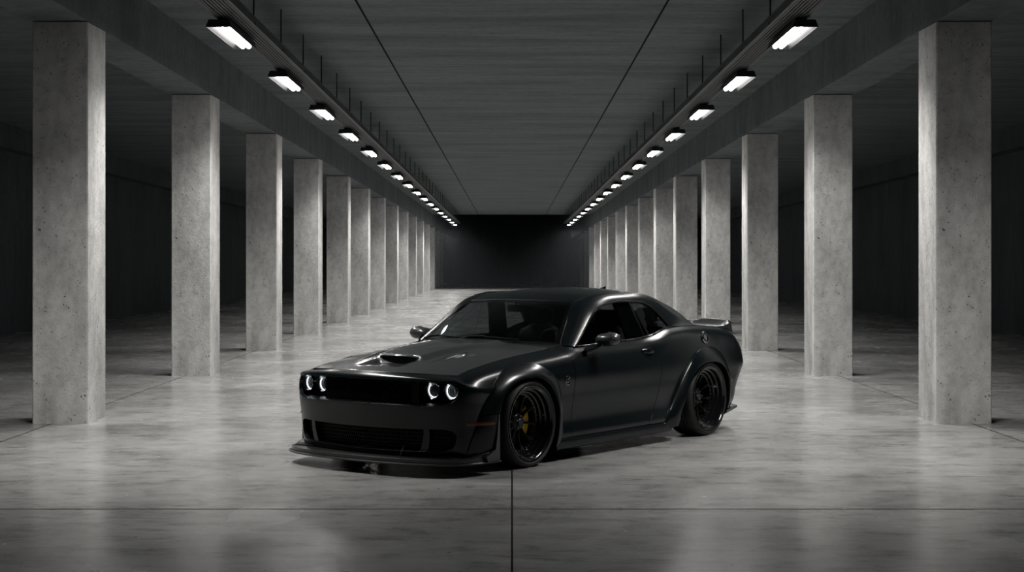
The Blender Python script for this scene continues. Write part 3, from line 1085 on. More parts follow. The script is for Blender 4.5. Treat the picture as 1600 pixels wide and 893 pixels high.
# ---- bonnet (carbon) with raised scoop and side vents
HL = 1.34
hood_c = Curve([0, .15, .3, .5, .75, 1.0], [[-.94, .803], [-.75, .838], [-.54, .872], [-.27, .915], [.07, .956], [.40, .984]])
hood_u = Curve([0, 1], [[top_u0 + .005], [.585]])
def sstep(a, b, x):
    t = np.clip((x - a) / (b - a), 0, 1); return t * t * (3 - 2 * t)
def hoodmap(s_, t_):
    s_ = np.atleast_1d(np.asarray(s_, float)); t_ = np.atleast_1d(np.asarray(t_, float))
    p = s_ / HL; w = np.clip(t_ / .75, -1.02, 1.02)
    Cc = hood_c(p)
    Lx = body(hood_u(p)[:, 0], np.full(len(p), TOP))
    a = np.abs(w)
    x = Cc[:, 0] + (Lx[:, 0] - Cc[:, 0]) * a**2
    y = Lx[:, 1] * w
    z = Lx[:, 2] + (Cc[:, 1] - Lx[:, 2]) * (1 - a**2.3)
    ay = np.abs(y)
    # power dome with creased sides, widening to the rear
    hw = .25 + .10 * sstep(-.5, .4, x)
    dome = (1 - sstep(hw - .035, hw + .05, ay)) * sstep(-.54, -.48, x) * (.034 - .012 * sstep(-.3, .4, x))
    # dished ramp in front of the mouth
    ramp_ = -(1 - sstep(.17, .235, ay)) * sstep(-.80, -.58, x) * (1 - sstep(-.54, -.48, x)) * .036
    # vents: wedge recess, deep along its inner edge
    yc = .36 + .05 * (x + .5)
    lat = ay - yc
    wd = .015 + .125 * np.clip((x + .60) / .45, 0, 1)
    vent = -.030 * sstep(-.60, -.16, x) * (1 - sstep(-.14, -.06, x)) * sstep(-.01, .012, lat) * (1 - sstep(wd * .35, wd, lat))
    return np.stack([x, y, z + dome + ramp_ + vent], 1)
hood_out = ([(HL * .004, t) for t in np.linspace(-.745, .745, 50)] + [(s_, .745) for s_ in np.linspace(.03, HL, 45)]
            + [(HL, t) for t in np.linspace(.72, -.72, 50)] + [(s_, -.745) for s_ in np.linspace(HL, .03, 45)])
hood = panel('hood', hood_out, hoodmap, M['carbon'], car, step=.016, depth=.02, ref=(0, 0, 1))
# scoop mouth: dark honeycomb behind the lip, and the lip itself
rows_t, rows_m = [], []
for y in np.linspace(-.225, .225, 25):
    e = 1 - (abs(y) / .225)**4
    zt_ = .886 + .020 * e - .006 * (y / .225)**2
    zb_ = .864 - .022 * e
    rows_m.append([(-.502 + .03 * (y / .22)**2, y, zb_ - .006), (-.508 + .03 * (y / .22)**2, y, zt_ + .002)])
    xo = -.565 + .065 * (y / .225)**2
    rows_t.append([(xo, y, zt_), (xo + .006, y, zt_ + .006), (-.46, y, zt_ + .007), (-.46, y, zt_ - .004), (xo + .004, y, zt_ - .006)])
scoop = loft_solid('hood_scoop', rows_t, M['carbon'], car)
mm = grid_mesh('scoop_mesh', rows_m, M['dark'], scoop, thick=.004)
bm = bmesh.new()
for j in range(4):
    for i in range(19):
        y = -.20 + .0222 * i + (.0111 if j % 2 else 0)
        z = .853 + .0125 * j
        e = 1 - (abs(y) / .225)**4
        if z > .885 + .016 * e or z < .87 - .018 * e: continue
        x = -.516 + .03 * (y / .22)**2
        o_ = [bm.verts.new(cv((x, y + .0115 * math.cos(a), z + .008 * math.sin(a)))) for a in [k * math.pi / 3 for k in range(6)]]
        i_ = [bm.verts.new(cv((x, y + .008 * math.cos(a), z + .0055 * math.sin(a)))) for a in [k * math.pi / 3 for k in range(6)]]
        for k in range(6): bm.faces.new((o_[k], o_[(k + 1) % 6], i_[(k + 1) % 6], i_[k]))
bm_obj('scoop_honeycomb', bm, M['trim'], scoop)
# ---- cabin top: windscreen, roof, rails, side glass
A_ = Curve(range(11), [(.735, .778, .955), (.95, .680, 1.13), (1.145, .590, 1.283), (1.25, .568, 1.325), (1.50, .575, 1.372), (2.10, .58, 1.378),
                       (2.45, .585, 1.348), (2.75, .59, 1.272), (3.02, .595, 1.178), (3.20, .595, 1.10), (3.31, .595, 1.045)])
B_ = Curve(range(11), [(.800, .866, .944), (1.03, .818, 1.10), (1.23, .780, 1.235), (1.40, .762, 1.292), (1.70, .755, 1.318), (2.02, .757, 1.306),
                       (2.18, .772, 1.262), (2.33, .805, 1.16), (2.47, .846, 1.062), (2.82, .830, 1.060), (3.08, .795, 1.052)])
bul = Curve([0, 1, 2, 3, 4, 5, 6, 7, 8, 9, 10], [.012, .020, .028, .036, .040, .040, .036, .028, .020, .012, .004])
rows = []
for s_ in np.linspace(0, 10, 81):
    a, b = A_(s_)[0], B_(s_)[0]
    tA = A_(min(s_ + .05, 10))[0] - A_(max(s_ - .05, 0))[0]
    nrm_ = np.cross(tA, b - a); nrm_ /= max(np.linalg.norm(nrm_), 1e-9)
    if nrm_[1] < 0: nrm_ = -nrm_
    k = float(bul(s_)[0])
    r = [a - nrm_ * .02, a - nrm_ * .0, a + nrm_ * .001]
    for w in np.linspace(.08, .96, 12): r.append(a + (b - a) * w + nrm_ * k * 4 * w * (1 - w) * (0.9 if w > .5 else 1))
    r += [b, b - nrm_ * .02]
    rows.append(r)
grid_mesh('roof_rail', rows, M['paint'], car, mirror=True, smooth=32)

zc = Curve([1.05, 1.12, 1.25, 1.4, 1.75, 2.1, 2.35, 2.6, 2.9, 3.2, 3.32], [1.305, 1.333, 1.372, 1.402, 1.427, 1.426, 1.415, 1.374, 1.262, 1.122, 1.065])
ss = np.linspace(0, 10, 400)
Atab = A_(ss)
def roofmap(x, w):
    x = np.atleast_1d(np.asarray(x, float)); w = np.atleast_1d(np.asarray(w, float))
    s_ = np.interp(x, Atab[:, 0], ss)
    a = A_(s_)
    zz = zc(x)
    return np.stack([x, a[:, 1] * w, a[:, 2] + (zz - a[:, 2]) * (1 - w**2)], 1)
def rm2(x, t): return roofmap(x, np.asarray(t) / .6)
ws = np.linspace(-.995, .995, 31)
roof_out = [(1.117 + .118 * w * w, .6 * w) for w in ws] + [(x, .597) for x in np.linspace(1.30, 2.36, 30)] + [(2.40 - .0 * w * w, .6 * w) for w in ws[::-1]] + [(x, -.597) for x in np.linspace(2.36, 1.30, 30)]
panel('roof', roof_out, rm2, M['paint'], car, step=.035, ref=(0, 0, 1), depth=.02)
rw_out = [(2.41, .6 * w * .97) for w in ws] + [(x, .58) for x in np.linspace(2.45, 3.16, 20)] + [(3.20, .6 * w * .97) for w in ws[::-1]] + [(x, -.58) for x in np.linspace(3.16, 2.45, 20)]
panel('rear_window', rw_out, rm2, M['glass'], car, step=.05, ref=(0.3, 0, 1), depth=.004)

def wsmap(p, t):
    p = np.atleast_1d(np.asarray(p, float)) / .6; w = np.atleast_1d(np.asarray(t, float)) / .7
    Bx = np.stack([.43 + .305 * w**2, .778 * w, .990 - .035 * w**2], 1)
    T_ = np.stack([1.108 + .105 * w**2, .578 * w, 1.330 - .020 * w**2], 1)
    r = Bx + (T_ - Bx) * p[:, None]
    bl = (4 * p * (1 - p) * .022 * (1 - w**2 * .6))[:, None]
    return r + bl * np.array([-.55, 0, .83])
ws2 = np.linspace(-.69, .69, 30)
w_out = [(.005, t) for t in ws2] + [(p, .69) for p in np.linspace(.03, .57, 16)] + [(.597, t) for t in ws2[::-1]] + [(p, -.69) for p in np.linspace(.57, .03, 16)]
wind = panel('windshield', w_out, wsmap, M['wglass'], car, step=.05, ref=(-.55, 0, .83), depth=.005)
loop = [wsmap([p], [t])[0] for p, t in densify(w_out, .04)]
tube_obj('windshield_trim', loop, .0055, M['trim'], wind, 6, closed=True)
# dark frit band round the edge of the glass, on its inside
fr_out = w_out
fr_in = [(.03, t * .95) for t in ws2] + [(p, .66) for p in np.linspace(.05, .55, 12)] + [(.565, t * .95) for t in ws2[::-1]] + [(p, -.66) for p in np.linspace(.55, .05, 12)]
panel('windshield_frit', fr_out, lambda p, t: wsmap(p, t) - .006 * np.array([-.55, 0, .83]), M['dark'], wind, holes=[fr_in], step=.05, ref=(-.55, 0, .83), depth=.002, hole_depth=.002)

# cowl between bonnet and glass
rows = []
for w in np.linspace(-1, 1, 41):
    h_ = hoodmap([HL * .985], [w * .735])[0]; g = wsmap([.004], [w * .7])[0]
    rows.append([(h_[0], h_[1], h_[2] - .016), ((h_[0] * .5 + g[0] * .5), (h_[1] + g[1]) / 2, min(h_[2], g[2]) - .012), (g[0] + .02, g[1], g[2] + .008)])
grid_mesh('cowl', rows, M['trim'], car, thick=.003)
# strip of fender from bonnet corner to pillar foot
rows = []
for t in np.linspace(0, 1, 12):
    x = .56 + .27 * t
    k6 = body([x], [TOP])[0]
    i_ = np.array([.56 + .18 * t, .742 + .03 * t, .938 + .016 * t])
    rows.append([i_ - np.array([0, .006, .02]), i_, (i_ + k6) / 2 + np.array([0, 0, .003]), k6, k6 + np.array([0, .004, -.012])])
grid_mesh('fender_corner', rows, M['paint'], car, mirror=True)

# side glass
def glassmap(x, z):
    x = np.atleast_1d(np.asarray(x, float)); z = np.atleast_1d(np.asarray(z, float))
    y = .860 - (z - .95) * .272 + .016 * np.clip((x - 2.1) / .35, 0, 1) - .010
    return np.stack([x, y, z], 1)
Bp = B_(np.linspace(0.06, 7.92, 60))
belt_x = np.linspace(2.40, .86, 26)
belt = [(x, float(body([x], [TOP])[0][2]) + .006) for x in belt_x]
win = [(p[0] + .012, p[2] - .004) for p in Bp] + [b for b in belt if b[1] < 1.06]
div_t, div_b = (1.845, 1.312), (1.985, .968)
def side_of(p): return (p[0] - div_t[0]) * (div_b[1] - div_t[1]) - (p[1] - div_t[1]) * (div_b[0] - div_t[0])
def clip_poly(poly, keep, off):
    out = []
    n = len(poly)
    f = lambda p: side_of((p[0] - off, p[1])) * keep
    for i in range(n):
        a, b = poly[i], poly[(i + 1) % n]
        fa, fb = f(a), f(b)
        if fa >= 0: out.append(a)
        if fa * fb < 0:
            t = fa / (fa - fb); out.append((a[0] + (b[0] - a[0]) * t, a[1] + (b[1] - a[1]) * t))
    return out
wf = clip_poly(win, 1, -.008); wr = clip_poly(win, -1, .008)
if np.mean([p[0] for p in wf]) > np.mean([p[0] for p in wr]): wf, wr = wr, wf
panel('side_window', wf, glassmap, M['glass'], car, step=.05, ref=(0, 1, .3), depth=.004, mirror=True)
panel('quarter_window', wr, glassmap, M['glass'], car, step=.05, ref=(0, 1, .3), depth=.004, mirror=True)
def g3(p, o_=.004): 
    q = glassmap([p[0]], [p[1]])[0]; return (q[0], q[1] + o_, q[2])
tube_obj('window_trim', [g3(p, .008) for p in densify(win, .05)], .0075, M['trim'], car, 6, closed=True, mirror=True)
div_line = [div_t + np.array(0) if False else (div_t[0] + (div_b[0] - div_t[0]) * t, div_t[1] + (div_b[1] - div_t[1]) * t) for t in np.linspace(0, 1, 8)]
tube_obj('window_divider', [g3(p) for p in div_line], .008, M['gloss'], car, 6, mirror=True)
bl = []
for x in np.linspace(.80, 2.46, 50):
    k6 = body([x], [TOP])[0]; bl.append((k6[0], k6[1] - .002, k6[2] + .004))
tube_obj('belt_trim', bl, .008, M['gloss'], car, 6, mirror=True)

# inner trim: dark roof lining and the pillars between door glass and quarter glass
panel('roof_lining', [(1.30, -.54), (1.30, .54), (2.36, .54), (2.36, -.54)], lambda x, t: rm2(x, t) - np.array([0, 0, .035]), M['dark'], car, step=.08, ref=(0, 0, 1), depth=.004)
for s in (1, -1):
    bm = bmesh.new()
    pts = [(1.66, .725, 1.30), (1.90, .725, 1.30), (2.06, .80, .93), (1.80, .80, .93)]
    A = [bm.verts.new(cv((x, s * y, z))) for x, y, z in pts]; B = [bm.verts.new(cv((x, s * (y - .03), z))) for x, y, z in pts]
    bm.faces.new(A); bm.faces.new(B)
    for k in range(4): bm.faces.new((A[k], A[(k + 1) % 4], B[(k + 1) % 4], B[k]))
    bm_obj('pillar_trim', bm, M['dark'], car)

# ---- boot lid and rear
dk = Curve([2.40, 2.7, 3.0, 3.3, 3.6, 3.8, 3.93], [(.835, 1.046), (.834, 1.054), (.826, 1.050), (.81, 1.034), (.79, .998), (.775, .985), (.765, .975)])
def deckmap(x, t):
    x = np.atleast_1d(np.asarray(x, float)); w = np.atleast_1d(np.asarray(t, float)) / .8
    k = dk(x)
    return np.stack([x, k[:, 0] * w, k[:, 1] + .03 * (1 - np.abs(w)**3)], 1)
d_out = [(2.45, .8 * w) for w in ws] + [(x, .797) for x in np.linspace(2.5, 3.66, 25)] + [(3.92 - .22 * w * w, .8 * w) for w in ws[::-1]] + [(x, -.797) for x in np.linspace(3.66, 2.5, 25)]
panel('trunk_lid', d_out, deckmap, M['paint'], car, step=.045, ref=(0, 0, 1))
q_e = UR - q_end - .001
rb = [(q_e * (1 - 2 * i / 60), TOP) for i in range(61)] + [(-q_e, v) for v in np.linspace(.93, .12, 16)] + [(q_e * (-1 + 2 * i / 60), .10) for i in range(1, 60)] + [(q_e, v) for v in np.linspace(.12, .93, 16)]
rbump = panel('rear_bumper', rb, tailmap, M['paint'], car, step=.04)
for s in (1, -1):
    tl = [(s * q, v) for q, v in ((.12, .80), (.12, .70), (.62, .70), (.70, .75), (.68, .80))]
    panel('tail_light', tl, tailmap, M['tail'], rbump, step=.04, lift=.006, depth=.006)
rows = []
for y in np.linspace(-.90, .90, 31):
    x1 = 4.05 - .38 * (abs(y) / .9)**2.5
    rows.append([(3.45, y, .17), (x1, y, .215), (x1 - .005, y, .235), (3.45, y, .20)])
loft_solid('rear_diffuser', rows, M['carbon_dark'], car)

def spoil(y):
    a = abs(y); e = min(1, a / .79)
    zt_ = 1.076 + .016 * float(sstep(.33, .40, a)) - .012 * float(sstep(.6, .79, a))
    xr = 3.925 - .165 * e**2
    zd = lambda x: float(deckmap([x], [y])[0][2])
    k = 1 - .75 * float(sstep(.73, .79, a))
    zt_ = zd(xr - .1) + (zt_ - zd(xr - .1)) * (1.0 if a < .77 else .72)
    return [(xr - .36, y, zd(xr - .36) - .006), (xr - .30, y, zd(xr - .30) + .010), (xr - .18, y, zd(xr - .18) + .028), (xr - .07, y, zt_ - .010), (xr - .02, y, zt_), (xr - .004, y, zt_ - .004),
            (xr - .01, y, zt_ - .02), (xr + .02, y, .955), (xr - .3, y, .955)]
loft_solid('spoiler', [spoil(y) for y in np.linspace(-.79, .79, 60)], M['paint'], car, smooth=30)

# ---- wide arch flares
def flare(name, outer, lip, lip_y, mat=M['paint'], n=48, step_out=.014, inner_y=.90):
    O_ = Curve(range(len(outer)), np.array(outer)); L_ = Curve(range(len(lip)), np.array(lip)); Y_ = Curve(range(len(lip_y)), np.array(lip_y)[:, None])
    rows = []
    for s_ in np.linspace(0, len(outer) - 1, n):
        o_ = O_(s_)[0]; l_ = L_(s_)[0]; ly = float(Y_(s_)[0][0])
        yb = float(body_y(o_[0], o_[1]))
        d_ = l_ - o_
        uu, vv = uv(o_[0], o_[1])
        nn = skin_normals(body, np.array([uu]), np.array([vv]), np.array([[0, 1, .2]]))[0]
        P0 = np.array([o_[0], yb, o_[1]])
        r = [P0 - nn * .02, P0 + nn * step_out * .55, P0 + nn * step_out + np.array([d_[0], 0, d_[1]]) * .02]
        yb0, o_ = yb, np.array([r[2][0], r[2][2]]); yb = r[2][1] - step_out; d_ = l_ - o_
        for w in (.12, .25, .4, .55, .7, .82, .92, .97):
            e = 1 - (1 - w)**1.75
            r.append((o_[0] + d_[0] * w, yb + step_out + (ly - yb - step_out) * e, o_[1] + d_[1] * w))
        r += [(l_[0], ly - .004, l_[1]), (l_[0] + d_[0] * .01, ly - .014, l_[1] + d_[1] * .01), (l_[0] - d_[0] * .03, inner_y, l_[1] - d_[1] * .03)]
        rows.append(r)
    return grid_mesh(name, rows, mat, car, mirror=True, smooth=40)
F_out = [(-.625, .475), (-.59, .53), (-.535, .60), (-.464, .672), (-.395, .735), (-.31, .787), (-.21, .822), (-.10, .840), (.02, .843), (.14, .828), (.25, .790), (.345, .725), (.425, .645), (.475, .545), (.500, .44), (.502, .34), (.487, .25), (.463, .175)]
F_lip = [(-.455, .475), (-.445, .528), (-.418, .585), (-.382, .625), (-.335, .660), (-.27, .693), (-.19, .718), (-.10, .731), (0, .734), (.095, .724), (.185, .692), (.262, .636), (.322, .565), (.362, .485), (.382, .40), (.386, .31), (.380, .22), (.365, .125)]
F_y = [1.012] * 14 + [1.010, 1.0, .99, .975]
flare('front_flare', F_out, F_lip, F_y)
FE_out = [(-.628, .470), (-.66, .38), (-.695, .28), (-.72, .185)]
FE_lip = [(-.457, .470), (-.462, .36), (-.468, .25), (-.472, .15)]
flare('flare_extension', FE_out, FE_lip, [1.006, 1.002, .995, .985], n=16)
R_out = [(2.145, .130), (2.225, .25), (2.30, .35), (2.375, .455), (2.435, .545), (2.505, .630), (2.585, .710), (2.67, .775), (2.765, .823), (2.865, .850), (2.965, .857), (3.065, .845), (3.16, .812), (3.25, .752), (3.33, .665), (3.40, .565), (3.44, .46), (3.45, .35), (3.43, .25)]
R_lip = [(2.372, .142), (2.385, .23), (2.415, .32), (2.46, .42), (2.50, .495), (2.55, .560), (2.61, .613), (2.68, .655), (2.76, .686), (2.85, .704), (2.95, .710), (3.05, .703), (3.14, .68), (3.215, .635), (3.275, .575), (3.32, .50), (3.345, .42), (3.35, .33), (3.335, .23)]
R_y = [.985, .998, 1.01] + [1.022] * 11 + [1.018, 1.01, 1.0, .99, .975]
flare('rear_flare', R_out, R_lip, R_y)

# side marker lamps lie over the flare edge
mk_ = []
for x in np.linspace(-.735, -.485, 12):
    t = max(0, (x + .645) / .16)
    y = max(float(body_y(x, .405)) + .007, .93 + .014 + .050 * (1 - (1 - min(t, 1))**1.75) if x > -.66 else 0)
    mk_.append([(x, y - .02, .392), (x, y + .004, .393), (x, y + .005, .405), (x, y + .004, .417), (x, y - .02, .418)])
loft_solid('front_marker', mk_, M['amber'], car, mirror=True)

# ---- splitter: carbon blade, lower lip, end plates
def half_outline(pts, inset=0.0):
    p = smooth_poly(pts, 8, closed=False)
    return [(x + inset, y) for x, y in p]
SP = [(-1.085, 0), (-1.075, .28), (-1.045, .50), (-.985, .70), (-.905, .845), (-.80, .925), (-.68, .965), (-.465, 1.0)]
def plate(name, pts, z0, z1, mat, parent, dx=0.0, back=-.45):
    h_ = half_outline(pts)
    full = [(x + dx, -y) for x, y in h_[::-1]][:-1] + [(x + dx, y) for x, y in h_]
    rim = full + [(back, full[-1][1]), (back, full[0][1])]
    bm = bmesh.new()
    def rise(x, y): return .045 * float(sstep(.93, 1.0, abs(y))) * float(sstep(-.80, -.62, x)) if z1 > .13 else 0
    lo = [bm.verts.new((-x, y, z0)) for x, y in rim]
    b1 = [bm.verts.new((-x, y, z1 - .004 + rise(x, y))) for x, y in rim]
    cx_ = [(x + (.006 if x < back - .01 else 0), y * .995) for x, y in rim]
    b2 = [bm.verts.new((-x, y, z1 + rise(x, y / .995))) for x, y in cx_]
    n = len(rim)
    for A, B in ((lo, b1), (b1, b2)):
        for k in range(n): bm.faces.new((A[k], A[(k + 1) % n], B[(k + 1) % n], B[k]))
    # top as strips across the car
    m = (n - 2)
    for k in range(m // 2):
        a, b = k, k + 1; c_, d_ = m - 1 - k, m - 2 - k
        if b < d_:
            bm.faces.new((b2[a], b2[b], b2[d_], b2[c_])); bm.faces.new((lo[a], lo[c_], lo[d_], lo[b]))
    return bm_obj(name, bm, mat, parent, None, 35)
spl = plate('splitter', SP, .112, .142, M['carbon_dark'], car, dx=.012)
plate('splitter_lip', [(x, y * 1.012) for x, y in SP], .094, .109, M['carbon_dark'], spl, dx=-.012)
tube_obj('splitter_rod', [(-1.045, .46, .143), (-.985, .455, .235)], .0032, M['chrome'], spl, 6)
for s in (1, -1):
    bm = bmesh.new()
    for yy in (1.005, .993):
        pass
    pts = [(-.64, .15), (-.60, .165), (-.52, .20), (-.50, .30), (-.48, .47), (-.466, .47), (-.466, .11), (-.62, .11)]
    A = [bm.verts.new((-x, s * 1.010, z)) for x, z in pts]; B = [bm.verts.new((-x, s * .985, z)) for x, z in pts]
    n = len(pts)
    bm.faces.new(A); bm.faces.new(B)
    for k in range(n): bm.faces.new((A[k], A[(k + 1) % n], B[(k + 1) % n], B[k]))
    bm_obj('end_plate', bm, M['carbon_dark'], spl)

# ---- wheels
def make_wheel(x, s, caliper_dx):
    """s = +1 on the car's left; built round the axle with +Y pointing out of the car"""
    root = empty('wheel'); root.parent = car
    root.location = cv((x, s * .985, .36))
    if s < 0: root.rotation_euler = (0, 0, math.pi)
    def lathe(name, prof, mat, seg=72, smooth=40, parent=root, close=False):
        bm = bmesh.new()
        R = [[bm.verts.new((r * math.cos(k * 2 * math.pi / seg), a, r * math.sin(k * 2 * math.pi / seg))) for k in range(seg)] for a, r in prof]
        if close: R.append(R[0])
        for A, B in zip(R[:-1], R[1:]):
            for k in range(seg): bm.faces.new((A[k], A[(k + 1) % seg], B[(k + 1) % seg], B[k]))
        return bm_obj(name, bm, mat, parent, None, smooth)
    W = .30
    tyre = [(-.012, .305), (-.002, .318), (.003, .330), (-.004, .346), (-.022, .357), (-.045, .360)]
    tread = []
    for g in (.075, .13, .185, .24):
        tread += [(-g + .006, .3602), (-g + .004, .352), (-g - .004, .352), (-g - .006, .3602)]
    tyre += tread + [(-W + .03, .358), (-W + .006, .348), (-W, .33), (-W + .01, .305)]
    ti = lathe('tire', tyre, M['rubber'])
    # shoulder blocks on the tread
    bm = bmesh.new()
    for k in range(60):
        a = k * 2 * math.pi / 60
        for y0, y1, da in ((-.030, -.070, .0), (-.245, -.285, .05)):
            R_ = Matrix.Rotation(-(a + da), 4, 'Y')
            pts = [(.3585, y0, -.0035), (.3585, y1, -.0035), (.3585, y1, .0035), (.3585, y0, .0035), (.3612, y0, -.002), (.3612, y1, -.002), (.3612, y1, .002), (.3612, y0, .002)]
            bm_hexa(bm, [R_ @ Vector(p) for p in pts])
    o = bm_obj('tread_rib', bm, M['rubber'], root); o['kind'] = 'stuff'
    # rim: outer lip, deep stepped dish, barrel
    lathe('rim', [(-.010, .303), (-.001, .309), (.002, .306), (.000, .299), (-.012, .292), (-.016, .284), (-.050, .278), (-.056, .266), (-.088, .258), (-.094, .246), (-.118, .240), (-.122, .226),
                  (-.20, .225), (-.275, .245), (-.285, .29), (-.29, .308), (-.27, .300), (-.20, .262), (-.06, .284), (-.02, .296)], M['rim'], close=True)
    bm = bmesh.new()
    for k in range(40):
        a = (k + .5) * 2 * math.pi / 40
        R_ = Matrix.Rotation(-a, 4, 'Y')
        b0 = len(bm.verts)
        r = bmesh.ops.create_cone(bm, cap_ends=True, segments=6, radius1=.0046, radius2=.0036, depth=.007)
        for v in r['verts']:
            p = Vector((v.co.x + .2335, v.co.z - .116, v.co.y)); v.co = R_ @ p
    o = bm_obj('rim_bolt', bm, M['bolt'], root); o['kind'] = 'stuff'
    # ten thin blade spokes, dropping from the ring to the hub
    for k in range(10):
        bm = bmesh.new()
        R_ = Matrix.Rotation(-(k * 2 * math.pi / 10 + .12), 4, 'Y')
        secs = []
        for t, r, hw, dp, y in ((0, .050, .017, .030, -.128), (.25, .085, .0125, .032, -.140), (.5, .130, .010, .030, -.146), (.75, .180, .0105, .026, -.140), (.92, .212, .015, .020, -.128), (1, .232, .020, .014, -.121)):
            secs.append([bm.verts.new(R_ @ Vector(p)) for p in ((r, y, -hw * .45), (r, y, hw * .45), (r, y - dp * .35, hw), (r, y - dp, hw * .8), (r, y - dp, -hw * .8), (r, y - dp * .35, -hw))])
        for A, B in zip(secs[:-1], secs[1:]):
            for j in range(6): bm.faces.new((A[j], A[(j + 1) % 6], B[(j + 1) % 6], B[j]))
        bm.faces.new(secs[0]); bm.faces.new(secs[-1])
        bm_obj('spoke', bm, M['spoke'], root, None, 40)
    lathe('hub', [(-.20, .075), (-.150, .078), (-.135, .072), (-.128, .060), (-.126, .036)], M['spoke'], 40)
    lathe('center_cap', [(-.128, .034), (-.112, .033), (-.108, .029), (-.108, .0002)], M['cap'], 36)
    bm = bmesh.new()
    for k in range(5):
        a = (k + .3) * 2 * math.pi / 5
        r = bmesh.ops.create_cone(bm, cap_ends=True, segments=6, radius1=.0085, radius2=.007, depth=.022)
        for v in r['verts']:
            p = Vector((v.co.x + .054, v.co.z - .118, v.co.y)); v.co = Matrix.Rotation(-a, 4, 'Y') @ p
    for kk, piece in enumerate([0]):
        bm_obj('lug_nut', bm, M['bolt'], root)['kind'] = 'stuff'
    lathe('brake_disc', [(-.205, .06), (-.205, .188), (-.228, .190), (-.228, .06)], M['disc'], 56)
    # caliper hugging the disc
    bm = bmesh.new()
    secs = []
    for t in np.linspace(-1, 1, 13):
        a = math.radians(caliper_dx + t * 38)
        sc_ = 1 - .25 * t**4
        r0, r1 = .115 + .03 * abs(t)**3, .205
        rb = .168 + .012 * math.cos(t * 9)
        c_, s_ = math.cos(a), math.sin(a)
        secs.append([bm.verts.new((r * c_, y, r * s_)) for r, y in ((r0, -.20), (r0 + .01, -.178), (rb, -.168 - .006 * t * t), (r1 - .012, -.172), (r1, -.19), (r1, -.24), (r0, -.24))])
    for A, B in zip(secs[:-1], secs[1:]):
        for j in range(7): bm.faces.new((A[j], A[(j + 1) % 7], B[(j + 1) % 7], B[j]))
    bm.faces.new(secs[0]); bm.faces.new(secs[-1])
    cal = bm_obj('brake_caliper', bm, M['caliper'], root, None, 35)
    return root
M['cap'] = plain('cap_dark_green_grey', (0.028, 0.036, 0.036), 0.4, 0.4)
# front calipers sit behind the axle; local X points forward for the left wheels
for x, off in ((0.0, 180), (2.95, 0)):
    make_wheel(x, 1, off)
    make_wheel(x, -1, 180 - off)

# wheel housings and floor pan close the underside
for x in (0.0, 2.95):
    r0 = .47
    rows = []
    for k in range(33):
        a = math.radians(-24 + 228 * k / 32)
        rows.append([(x + r0 * math.cos(a), .50, .36 + r0 * math.sin(a)), (x + r0 * math.cos(a), .90, .36 + r0 * math.sin(a)), (x + r0 * 1.03 * math.cos(a), .91, .36 + r0 * 1.03 * math.sin(a))])
    grid_mesh('wheel_housing', rows, M['dark'], car, mirror=True, thick=.004)
    rows = []
    for k in range(33):
        a = math.radians(-24 + 228 * k / 32)
        rows.append([(x, .50, .36), (x + r0 * math.cos(a), .50, .36 + r0 * math.sin(a))])
    grid_mesh('housing_wall', rows, M['dark'], car, mirror=True)
bm = bmesh.new()
bm_box(bm, (-3.42, -.88, .125), (-.45, .88, .165)) if False else None
for x0, x1, w in ((-.86, -.42, .84), (-.42, .42, .50), (.42, 2.52, .90), (2.52, 3.38, .50), (3.38, 3.75, .82)):
    bm_box(bm, (-x1, -w, .130 if x1 < 3 else .19), (-x0, w, .150 if x1 < 3 else .21))
bm_obj('floor_pan', bm, M['dark'], car)

# ---- cabin
rows = []
for y in np.linspace(-.80, .80, 25):
    h_ = .022 * math.exp(-((y - .38) / .2)**2)
    rows.append([(.62, y, .80), (.66 + .1 * (y / .8)**2, y, .935), (.90, y, .952 + h_), (1.10, y, .940 + h_), (1.16, y, .90), (1.12, y, .70), (.70, y, .70)])
loft_solid('dashboard', rows, M['leather'], car)
sw = empty('steering_wheel'); sw.parent = car
sw.location = cv((1.24, .38, .905)); sw.rotation_euler = (0, math.radians(-68), 0)
bm = bmesh.new()
bm_tube(bm, [(.175 * math.cos(a), .175 * math.sin(a), 0) for a in np.linspace(0, 2 * math.pi, 37)[:-1]], .0155, 8, closed=True)
bm_obj('steering_rim', bm, M['leather'], sw, None, 60)
bm = bmesh.new()
bm_box(bm, (-.05, -.06, -.03), (.05, .06, .012), .01)
bm_obj('steering_hub', bm, M['leather'], sw, None, 40)
for a in (0, 180, 90):
    bm = bmesh.new(); c_, s_ = math.cos(math.radians(a + 90)), math.sin(math.radians(a + 90))
    bm_tube(bm, [(.04 * c_, .04 * s_, -.01), (.165 * c_, .165 * s_, 0)], .013, 6)
    bm_obj('steering_spoke', bm, M['leather'], sw, None, 40)
